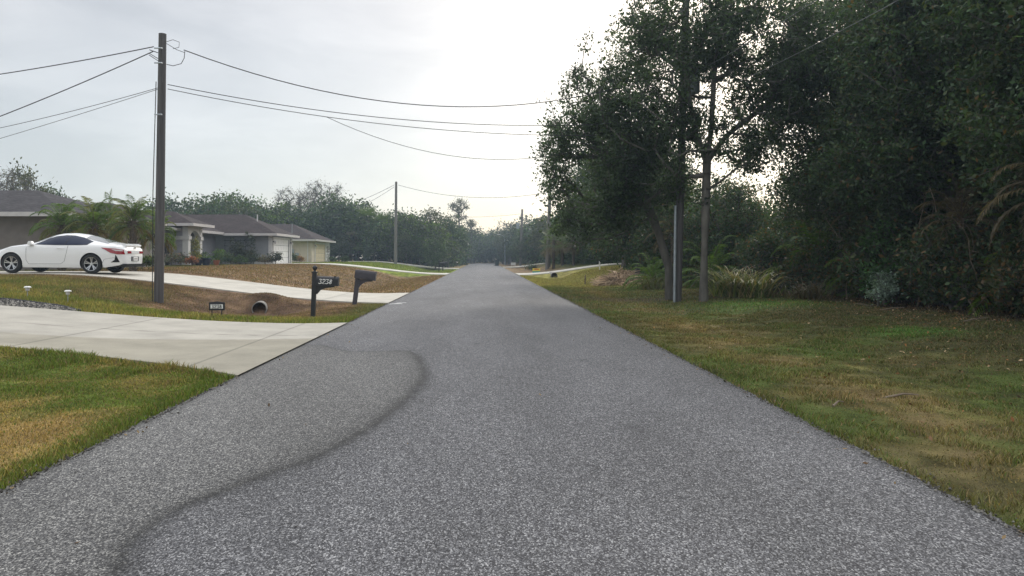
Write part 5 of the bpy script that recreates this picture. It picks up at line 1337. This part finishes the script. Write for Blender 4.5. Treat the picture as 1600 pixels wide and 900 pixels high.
# --- background trees, left of the road and at its end
def ftree(seed, h, r, pal, ncl=110, lpc=34, leaf=.42, clr=.95, holes=.3, bare=False, low=.25):
    return tree_data(seed, [(0, 0, -.3), (.1, 0, h*.3), (0, .1, h*.6)], .04*h*.55, [(0, 0, h*.62, r, r, h*.36), (-r*.35, 0, h*(low+.12), r*.8, r*.8, h*.22), (r*.4, .2, h*(low+.2), r*.7, r*.7, h*.22)], ncl, lpc, clr, leaf, pal, rtip=.015 if not bare else .016, holes=holes, twigs=3 if not bare else 14)
moulds = []
specs = [('broadleaf_tree', 9.5, 3.6, DARKG, {}), ('broadleaf_tree', 9, 3.4, FARP, {}), ('broadleaf_tree', 10.5, 3.8, OLIVE, {}), ('broadleaf_tree', 8, 3.8, FARP+BRIGHTG, {}),
         ('bare_tree', 12, 3.9, BARE, dict(ncl=300, lpc=8, leaf=.22, clr=.9, bare=True, low=.35)), ('broadleaf_tree', 8.5, 3.0, OAK, dict(holes=.4))]
HID = []
for i, (nm, h, r, pal, kw) in enumerate(specs):
    moulds.append((nm, ftree(400+i, h, r, pal, **kw), h))
used = {}
def put(k, x, y, s, rz, label, group=None, name=None, sz=1.0):
    nm, d, h = moulds[k]
    if k not in used:
        used[k] = tree(nm, label, 'tree', G(x, y), d, group, scale=(s, s, s*sz), rz=rz)
        return used[k]
    return again(used[k], label, G(x, y), rz, (s, s, s*sz), group)
def by_top(k, px_, top, Y_, label, group=None, wide=1.0):
    x = (px_-755)/1155*Y_; zt = 1.5+(402-top)/1155*Y_-gz(x, Y_); s = zt/moulds[k][2]
    return put(k, x, Y_, s*wide, random.Random(int(px_*7+Y_)).uniform(0, 6), label, group, sz=1/wide)
# singled out
by_top(4, 12, 258, 62, 'reddish thin-leaved tree above the taupe house roof at the left edge', wide=.9)
by_top(2, 45, 258, 66, 'dark green tree above the taupe house roof, second from the left edge', wide=.62)
by_top(5, 78, 290, 72, 'small sparse tree over the end of the taupe roof', wide=.8)
by_top(0, 318, 303, 88, 'round dark tree behind the arched entry roof', wide=1.0)
by_top(1, 288, 312, 92, 'dark tree right of the wooden pole, behind the blue grey house')
by_top(4, 462, 288, 112, 'bare grey tree behind the beige house, left of the tallest one')
by_top(4, 506, 278, 110, 'tallest bare grey tree, rising behind the beige house roof')
by_top(3, 555, 316, 108, 'rounded green tree at the back of the green lawn, left of the lawn pole')
by_top(0, 590, 334, 106, 'dark rounded tree at the back of the green lawn')
by_top(5, 645, 332, 104, 'dark bushy tree just right of the lawn pole')
by_top(2, 690, 334, 118, 'dark olive tree right of the lawn pole, above the mailboxes')
LG = 'trees in the wood behind the houses and green lawn'
rg = random.Random(12)
zc = {}
for (px_, top, Y_) in sorted([(340, 316, 100), (365, 306, 104), (385, 318, 96), (405, 318, 108), (430, 316, 100), (355, 330, 92), (420, 335, 95), (450, 325, 106), (480, 328, 104), (520, 322, 102), (535, 330, 110),
        (572, 326, 115), (605, 340, 110), (622, 345, 104), (640, 350, 100), (665, 340, 106), (672, 352, 99), (560, 350, 101), (585, 360, 99), (500, 345, 100), (470, 350, 99), (610, 365, 98), (265, 325, 95), (240, 330, 98),
        (395, 345, 93), (655, 365, 97), (683, 360, 103), (700, 352, 112), (530, 360, 98), (635, 380, 96), (575, 385, 97), (150, 335, 80), (110, 330, 78), (200, 335, 84)]):
    zone = 'behind the date palms' if px_ < 230 else ('behind the entry roof' if px_ < 345 else ('above the garage wing roof' if px_ < 440 else ('above the beige house' if px_ < 515 else ('between the beige house and the lawn pole' if px_ < 618 else 'between the lawn pole and the far mailboxes'))))
    zc[zone] = zc.get(zone, -1)+1
    by_top(rg.choice([0, 1, 2, 3, 5, 0]), px_, top+rg.uniform(-20, 4)*(px_ > 235), Y_, 'dark wood tree %s, %s from the left' % (zone, ORD[zc[zone]]), LG, rg.uniform(.9, 1.25))
by_top(5, 680, 372, 92, 'thin scrubby tree at the lawn end left of the far mailboxes')
# far end of the street
EG = 'hazy trees closing the far end of the street'
for ei, (px_, top, Y_) in enumerate(sorted([(708, 366, 150), (720, 362, 165), (732, 352, 182), (742, 358, 190), (750, 368, 200), (760, 372, 206), (768, 366, 210), (778, 357, 200), (786, 360, 190), (795, 356, 180), (805, 352, 170), (815, 350, 160), (822, 356, 148),
        (832, 352, 140), (840, 356, 126), (826, 372, 122), (755, 384, 196), (740, 386, 186), (772, 386, 196), (726, 378, 172), (790, 384, 184), (714, 372, 158), (808, 380, 156), (765, 378, 230), (748, 376, 230), (733, 368, 225), (785, 372, 225)])):
    by_top(rg.choice([0, 1, 3, 1, 2, 5]), px_, top+rg.uniform(-12, 4), Y_, ('hazy tree left of the far road end, %s from the left' % ORD[ei] if px_ < 755 else 'hazy tree right of the far road end, %s along' % ORD[ei-13]), EG, rg.uniform(.9, 1.3))
by_top(2, 852, 338, 112, 'hazy tree above the cabbage palms, behind the far pole', None, .8)
for (px_, Y_, s, lab) in [(548, 101, 1.55, 'drooping palm at the wood edge right of the beige house, leftmost of three'), (574, 103, 1.7, 'drooping palm at the wood edge behind the green lawn, middle of three'), (598, 102, 1.5, 'drooping palm at the wood edge just left of the lawn pole')]:
    x = (px_-755)/1155*Y_; again(cp, lab, G(x, Y_), px_, s)
# tall slender pine
pine = tree_data(431, [(0, 0, -.3), (.1, 0, 6), (0, 0, 11.5)], .17, [(0, 0, 13.0, 2.1, 2.1, 1.5), (.3, 0, 10.6, 1.6, 1.6, .8), (-.9, 0, 9.2, .8, .8, .5), (1.4, 0, 9.0, .9, .9, .5)], 80, 26, .55, .34, OLIVE, aspect=.3, rtip=.02, holes=.2)
tree('pine_tree', 'tall slender pine with a round open crown left of the far road end', 'tree', G(at(717, 0, 150).x, 150), pine, scale=.93)
pine2 = tree_data(432, [(0, 0, -.3), (.1, 0, 6), (0, 0, 9.5)], .15, [(0, 0, 10.2, 1.5, 1.5, 1.1), (.3, 0, 8.2, 1.3, 1.3, .7)], 50, 24, .5, .34, OLIVE, aspect=.3, rtip=.02, holes=.2)
tree('pine_tree', 'shorter pine just right of the tall slender one', 'tree', G(at(736, 0, 165).x, 165), pine2, scale=.88)


# understory masses behind and beneath the far trees
def mass(name, seed, path, width, height, n, leaf, pal, label=None):
    rng = np.random.default_rng(seed); P = np.array(path, float); L = np.linalg.norm(P[1:]-P[:-1], axis=1); cs = np.concatenate([[0], np.cumsum(L)])
    t = rng.random(n)*cs[-1]; i = np.minimum(np.searchsorted(cs, t, side='right')-1, len(L)-1); f = ((t-cs[i])/L[i])[:, None]
    c = P[i]*(1-f)+P[i+1]*f; dr = (P[i+1]-P[i])/L[i][:, None]; nn = np.stack([-dr[:, 1], dr[:, 0]], -1)
    c = c+nn*((rng.random(n)-.5)*width)[:, None]
    hh_ = height*(.55+.75*fbm(c[:, 0]*.28, c[:, 1]*.28, seed))
    z = hh_*rng.random(n)**.8
    V_, F_ = leaves_np(rng, np.stack([c[:, 0], c[:, 1], H0(c[:, 0], c[:, 1])+z], -1), leaf, .6)
    ci = (np.floor(c[:, 0]/1.4).astype(int)*73+np.floor(c[:, 1]/1.4).astype(int)*31+np.floor(z/1.2).astype(int)*17) % 500
    return tag(link(name, np_mesh(name, V_, F_, M['leaf'], leafcols(rng, n, pal, ci, 500))), label, kind='stuff')
mass('undergrowth', 61, [(-95, 112), (-40, 110), (-24, 108), (-12, 103), (-9, 112), (-7.5, 150)], 9, 6.0, 52000, .55, DARKG+FARP)
mass('undergrowth', 62, [(-70, 88), (-36, 88)], 6, 4.5, 12000, .5, DARKG)
mass('undergrowth', 63, [(-14, 170), (-6, 200), (0, 212), (8, 205), (12, 180), (11, 150), (11.5, 118)], 9, 7.5, 42000, .62, FARP+DARKG)
mass('undergrowth', 64, [(11, 116), (11.5, 90), (12.6, 72), (15.2, 66), (14.5, 56), (13.2, 47), (17, 40), (19, 34)], 4.5, 4.2, 56000, .36, DARKG+OAK)
mass('undergrowth', 65, [(14.2, 27), (14.4, 20), (14.2, 12), (13.8, 6)], 3.0, 3.4, 36000, .17, OAK+[(.07, .05, .03)])
mass('undergrowth', 66, [(10.2, 47.5), (10.2, 40), (12.5, 34), (13.5, 28)], 2.4, 2.0, 22000, .18, DARKG)
mass('undergrowth', 67, [(-60, 58), (-40, 55)], 5, 4.0, 6000, .5, DARKG)

# --- garden shrubs along the blue grey house
def gshrub(px_, Y_, w_, h_, pal, label, seed, name='garden_shrub', n=34):
    x = (px_-755)/1155*Y_
    return tree(name, label, 'shrub', G(x, Y_), shrub_data(seed, w_, h_, n, 34, .10, pal, .03, .16), 'planting along the blue grey house', crown='foliage', trunk='stem')
gshrub(345, 56.5, .75, 1.35, [(.12, .22, .03), (.10, .18, .03)], 'bright lime green shrub against the blue grey wall', 501, n=60)
gshrub(322, 52, .5, .9, [(.06, .10, .05), (.07, .12, .06)], 'green shrub by the arched entry columns', 502)
gshrub(306, 49.5, .25, 1.9, [(.22, .20, .06), (.15, .17, .05)], 'yellowish topiary shrub before the arched entry', 503)
gshrub(384, 58.9, .75, 2.6, [(.035, .05, .03), (.05, .06, .04)], 'dark climber on the black trellis', 504, 'climbing_plant', 80)
gshrub(365, 58.9, .5, 2.3, [(.035, .05, .03), (.05, .06, .04)], 'dark climber at the left end of the trellis', 505, 'climbing_plant', 40)
gshrub(396, 58.3, .6, 1.2, [(.05, .07, .04)], 'dark shrub right of the trellis', 506)
gshrub(375, 57, .55, .7, [(.08, .13, .05)], 'low green shrub below the trellis', 507)
gshrub(430, 58.4, .55, 1.15, [(.03, .045, .025)], 'dark round shrub before the white garage door', 508)
gshrub(414, 58.4, .55, .75, [(.16, .13, .08), (.10, .10, .05)], 'brownish low shrub left of the garage door', 509)
gshrub(352, 54.5, .5, .9, [(.045, .08, .03)], 'round dark green shrub below the lime green one', 510)
gshrub(283, 48.5, .5, .75, [(.05, .07, .04), (.20, .12, .12)], 'flecked low shrub left of the arched entry', 511)
gshrub(268, 46.5, .6, .85, [(.06, .09, .05), (.18, .14, .13)], 'flowering low shrub right of the wooden pole', 512)
gshrub(300, 47.5, .35, .55, [(.28, .10, .05), (.2, .09, .05)], 'small orange red plant before the entry', 513)
gshrub(455, 68, .5, .9, [(.06, .09, .06)], 'grey green shrub right of the white garage door', 514)
gshrub(468, 72, .5, .7, [(.26, .15, .08)], 'rusty orange low shrub by the beige wall', 515)
gshrub(446, 66.8, .5, .6, [(.03, .05, .04)], 'dark low shrub at the corner of the garage', 516)
gshrub(520, 75, .3, .6, [(.05, .08, .04)], 'small dark plant on the lawn beside the beige house', 517)
gshrub(538, 73, .35, .6, [(.035, .06, .03)], 'second small dark plant on the lawn, farther from the house', 518)
gshrub(222, 33, .5, .6, [(.09, .13, .05)], 'low green plant between the coupe boot and the pole', 519)
gshrub(240, 44.5, .5, .7, [(.06, .09, .05)], 'low shrub under the big white window', 520)
for (px_, Y_, s, lab, mt) in [(310, 48.2, 1, 'dark blue glazed pot before the arched entry, left of two', 'potblue'), (322, 48.6, 1.15, 'dark blue glazed pot before the arched entry, right of two', 'potblue'), (338, 50.5, .8, 'terracotta pot beside the lime green shrub', 'terra')]:
    x = (px_-755)/1155*Y_
    pr = empty('plant_pot', G(x, Y_), 0, lab, 'pot'); pr.scale = (s,)*3
    MB().lathe([(.16, 0), (.24, .25), (.27, .42), (.30, .44), (.30, .48), (.26, .48), (.24, .43)], 16).build('pot', M[mt], pr, smooth=True)
    dd = strap(600+int(px_), 40, .45, .012, [(.07, .12, .03)], .12); lo = link('foliage', np_mesh('foliage', dd[0], dd[1], M['leaf'], dd[2]), pr, (0, 0, .42))
# small yucca-like palm shrub far right roadside
clump('spiky_shrub', 'dark spiky shrub on the rise beyond the right driveway', 'shrub', G(6.6, 98), strap(310, 120, 1.4, .05, [(.06, .08, .03)], .8))

# ------------------------------------------------------------------ grass, litter, gravel
def blades(seed, n, xr, yr, hfun, wfun, keep, colmul=1.35, bend=.6):
    rng = np.random.default_rng(seed)
    x = rng.uniform(*xr, n); y = rng.uniform(*yr, n)
    k = keep(x, y, rng.random(n)); x, y = x[k], y[k]; n = len(x); z = H(x, y)-.006
    h = hfun(x, y)*(.5+.9*rng.random(n)); a = rng.random(n)*6.283; wv = wfun(x, y)
    b_ = rng.random(n)*6.283; ben = h*bend*(.3+rng.random(n))
    P = np.stack([x, y, z], -1); s = np.stack([np.cos(a)*wv, np.sin(a)*wv, 0*a], -1)
    mid = P+np.stack([np.cos(b_)*ben*.35, np.sin(b_)*ben*.35, h*.6], -1); tip = P+np.stack([np.cos(b_)*ben, np.sin(b_)*ben, h], -1)
    V = np.stack([P-s, P+s, mid+s*.6, tip, mid-s*.6], 1).reshape(-1, 3)
    i = np.arange(n)*5
    F4 = np.stack([i, i+1, i+2, i+4], -1); F3 = np.stack([i+4, i+2, i+3, i+3], -1)
    j = rng.normal(size=(2, n))*.16
    c = ground_col(x+j[0], y+j[1])*colmul*(.5+1.0*rng.random((n, 1)))
    dk = rng.random(n) < .16; c[dk] = np.array((.26, .19, .09))*(.4+.9*rng.random((dk.sum(), 1)))
    gk = rng.random(n) < .06; c[gk] = np.array((.09, .15, .03))*(.6+.8*rng.random((gk.sum(), 1)))
    c = np.repeat(c, 5, 0)
    me = bpy.data.meshes.new('grass')
    tri = np.stack([i+4, i+2, i+3], -1)
    me.vertices.add(len(V)); me.vertices.foreach_set('co', V.astype(np.float32).ravel())
    li = np.concatenate([F4.ravel(), tri.ravel()]); me.loops.add(len(li)); me.loops.foreach_set('vertex_index', li.astype(np.int32))
    me.polygons.add(2*n); me.polygons.foreach_set('loop_start', np.concatenate([np.arange(n)*4, 4*n+np.arange(n)*3]).astype(np.int32)); me.update(calc_edges=True)
    at_ = me.color_attributes.new('col', 'FLOAT_COLOR', 'POINT'); cc = np.ones((len(V), 4), np.float32); cc[:, :3] = c; at_.data.foreach_set('color', cc.ravel())
    me.materials.append(M['blade'])
    return tag(link('grass', me), kind='stuff')
fn1 = ip([(-3.06, 9.2), (-3.5, 9.55), (-4.4, 10.15), (-5.6, 10.65), (-7.2, 11.0), (-12, 11.3), (-30, 11.5)])
# near left lawn
def k1(x, y, r): 
    d = XL-x; return (d > .0) & (y < fn1(x)-.02+.06*(r-.5)) & (r < .35+.65*sm((9-y)/5)+.5) & (x > -.70*y-.7)
def h1(x, y):
    d = XL-x; rimr = sm((.4-d)/.3); rimd = sm((y-fn1(x)+.45)/.35)
    return .022+.05*np.maximum(rimr*.55, rimd*.75)+.045*sm((fbm(x*1.7, y*1.7, 4)-.5)/.2)*sm((y-7.5)/2)
blades(1, 190000, (-9, XL), (3.6, 11.4), h1, lambda x, y: .0022+.0005*y, k1, 1.2)
# strip between the driveways
fn2 = ip([(-3.06, 16.6), (-4, 16.35), (-6, 16.2), (-30, 16.2)])
def k2(x, y, r): return (y > fn2(x)+.02) & (y < 23.9) & (y > 16.28+np.interp(x, [-20, -11, -9.6, -9.0, -8.9], [1.25, 1.0, .6, .1, -1])) & (x > -.68*y-.5)
def h2(x, y): return .03+.05*sm((19.0-y)/1.5)+.03*sm((-x-8)/3)
blades(2, 120000, (-16.5, XL), (16.3, 23.9), h2, lambda x, y: .007+0*x, k2, 1.2)
# brown lawn
blades(3, 60000, (-22, XL), (30.4, 61), lambda x, y: .06+0*x, lambda x, y: .018+0*x, lambda x, y, r: (x > -.62*y), 1.1)
blades(4, 30000, (-22, XL), (67.5, 90), lambda x, y: .07+0*x, lambda x, y: .025+0*x, lambda x, y, r: (x < XL-.2), 1.15)
# right verge
def k5(x, y, r):
    r = r+.28*sm((.5-fbm(x*3.1, y*3.1, 66, 2))/.12)*sm((x-XR-.15)/.2)
    e = x-XR; return (e > .0+.05*(r-.5)) & (x < .75*y+1.2) & (r < 1.05-.45*sm((x-9)/3))
blades(5, 330000, (XR, 13.5), (3.4, 20), lambda x, y: .016+.034*sm((fbm(x*3.1, y*3.1, 66, 2)-.4)/.3)+.02*sm((.2-(x-XR))/.1), lambda x, y: .0024+.00042*y, k5, 1.3, .9)
blades(6, 90000, (XR, 12.5), (20, 60), lambda x, y: .04+.03*fbm(x, y, 44), lambda x, y: .006+.0002*y, lambda x, y, r: (x-XR > .03), 1.25, .8)
# leaf litter on the right verge and under the thicket
rng = np.random.default_rng(77); n = 18000
x = XR+.1+(rng.random(n)**.55)*10.2; y = 3.4+rng.random(n)**1.1*30; k = (x < .75*y+1); k &= (rng.random(n) < .30+.70*sm((x-6.0)/5)); x, y = x[k], y[k]
P = np.stack([x, y, H(x, y)+.012+.015*rng.random(len(x))], -1); d = rng.normal(size=(len(x), 3)); d[:, 2] *= .25
V_, F_ = leaves_np(rng, P, .05, .5, 1.2, 0, d)
lc = np.array([(.22, .13, .06), (.15, .09, .05), (.42, .31, .19), (.10, .07, .045), (.30, .14, .06)])[rng.integers(0, 5, len(x))]*(.6+.8*rng.random((len(x), 1)))
tag(link('leaf_litter', np_mesh('leaf_litter', V_, F_, M['litter'], np.repeat(lc, 4, 0))), kind='stuff')
rng = np.random.default_rng(99); n = 260
x = np.concatenate([XR-.25*rng.random(130)**2, XL+.3*rng.random(100)**2, rng.uniform(XL, XR, 30)]); y = 3.4+rng.random(n)*16
P = np.stack([x, y, .02+.03*(1-(x/3)**2)], -1); d = rng.normal(size=(n, 3)); d[:, 2] *= .1
V_, F_ = leaves_np(rng, P, .04, .5, 1.2, 0, d)
lc = np.array([(.12, .08, .05), (.05, .045, .04), (.25, .18, .1)])[rng.integers(0, 3, n)]
tag(link('leaf_litter', np_mesh('leaf_litter', V_, F_, M['litter'], np.repeat(lc, 4, 0))), kind='stuff')
# fallen sticks and pale frond bits, single things
for i, (px_, py_, Y_, l, a, lab) in enumerate([(1352, 478, 20.5, .55, 2.2, 'pale stick leaning at the foot of the blue green shrub'), (1390, 486, 19.0, .8, .2, 'pale fallen stick on the litter right of the blue green shrub'), (1520, 480, 15.6, .8, .5, 'thick pale broken branch low at the right edge'),
        (1408, 621, 8.0, .36, -.3, 'small straw coloured frond scrap on the verge grass'), (1040, 444, 33, .6, -.2, 'short yellow log end beside the leaning oak'), (1310, 640, 7.4, .16, .9, 'tiny pale twig on the brown verge near the road')]):
    b = at(px_, py_, Y_); b.z = gz(b.x, b.y)+.03; v = Vector((math.cos(a), .4*math.sin(a), .12)).normalized()*l
    tag(MB().tube([-v*.5, v*.1+Vector((0, .02, .02)), v*.5], [.018*l**.5+.004, .014*l**.5+.003, .006], 6).build('fallen_stick', M['stone'] if False else M['twig'], None, loc=b), lab, 'stick')
# gravel bed with black edging beside the near driveway
rng = np.random.default_rng(5); n = 5200
x = rng.uniform(-20, -9.0, n); t = rng.random(n); topw = ip([(-9.0, 0.05), (-9.6, .55), (-11, .95), (-20, 1.2)])
y = 16.28+t*topw(x); k = x > -.7*y-1; x, y = x[k], y[k]; n = len(x); r = .018+.022*rng.random(n)
base = np.array([[1,0,0],[0,1,0],[-1,0,0],[0,-1,0],[0,0,1],[0,0,-1]], float)
V_ = (base[None]*(r[:, None, None]*(.7+.6*rng.random((n, 6, 1))))+np.stack([x, y, H(x, y)+.01+.02*rng.random(n)], -1)[:, None]).reshape(-1, 3)
tri = np.array([[0,1,4],[1,2,4],[2,3,4],[3,0,4],[1,0,5],[2,1,5],[3,2,5],[0,3,5]]); F_ = (tri[None]+(np.arange(n)*6)[:, None, None]).reshape(-1, 3)
lc = np.array([(.20, .19, .17), (.10, .095, .09), (.34, .32, .29), (.06, .058, .055)])[rng.integers(0, 4, n)]
tag(link('gravel', np_mesh('gravel', V_, F_, M['stone'], np.repeat(lc, 6, 0))), kind='stuff')
ed = []
for x in np.linspace(-20, -8.9, 40): y = 16.3+float(topw(x))+.03; ed.append((x, y, gz(x, y)+.03))
tag(MB().tube(ed, .03, 6).build('bed_edging', M['black']), 'black plastic edging round the gravel bed', 'edging')

# loose grit where the asphalt crumbles into the verge
rng = np.random.default_rng(15); n = 4500; side = rng.random(n) < .5
off = rng.exponential(.05, n)-.05; x = np.where(side, XR+off, XL-off); y = 3.3+rng.random(n)**1.5*30
k = ~((~side) & (((y > 9.0) & (y < 16.8)) | ((y > 23.6) & (y < 30.8)))); x, y = x[k], y[k]; n = len(x); r = .004+.010*rng.random(n)**2
z_ = np.where((x > XL) & (x < XR), .018, np.maximum(H(x, y), 0)+.012)
V_ = (base[None]*(r[:, None, None]*(.6+.8*rng.random((n, 6, 1))))+np.stack([x, y, z_], -1)[:, None]).reshape(-1, 3)
F_ = (tri[None]+(np.arange(n)*6)[:, None, None]).reshape(-1, 3)
lc = np.array([(.11, .105, .10), (.20, .19, .17), (.06, .055, .05)])[rng.integers(0, 3, n)]
tag(link('gravel', np_mesh('gravel', V_, F_, M['stone'], np.repeat(lc, 6, 0))), kind='stuff')
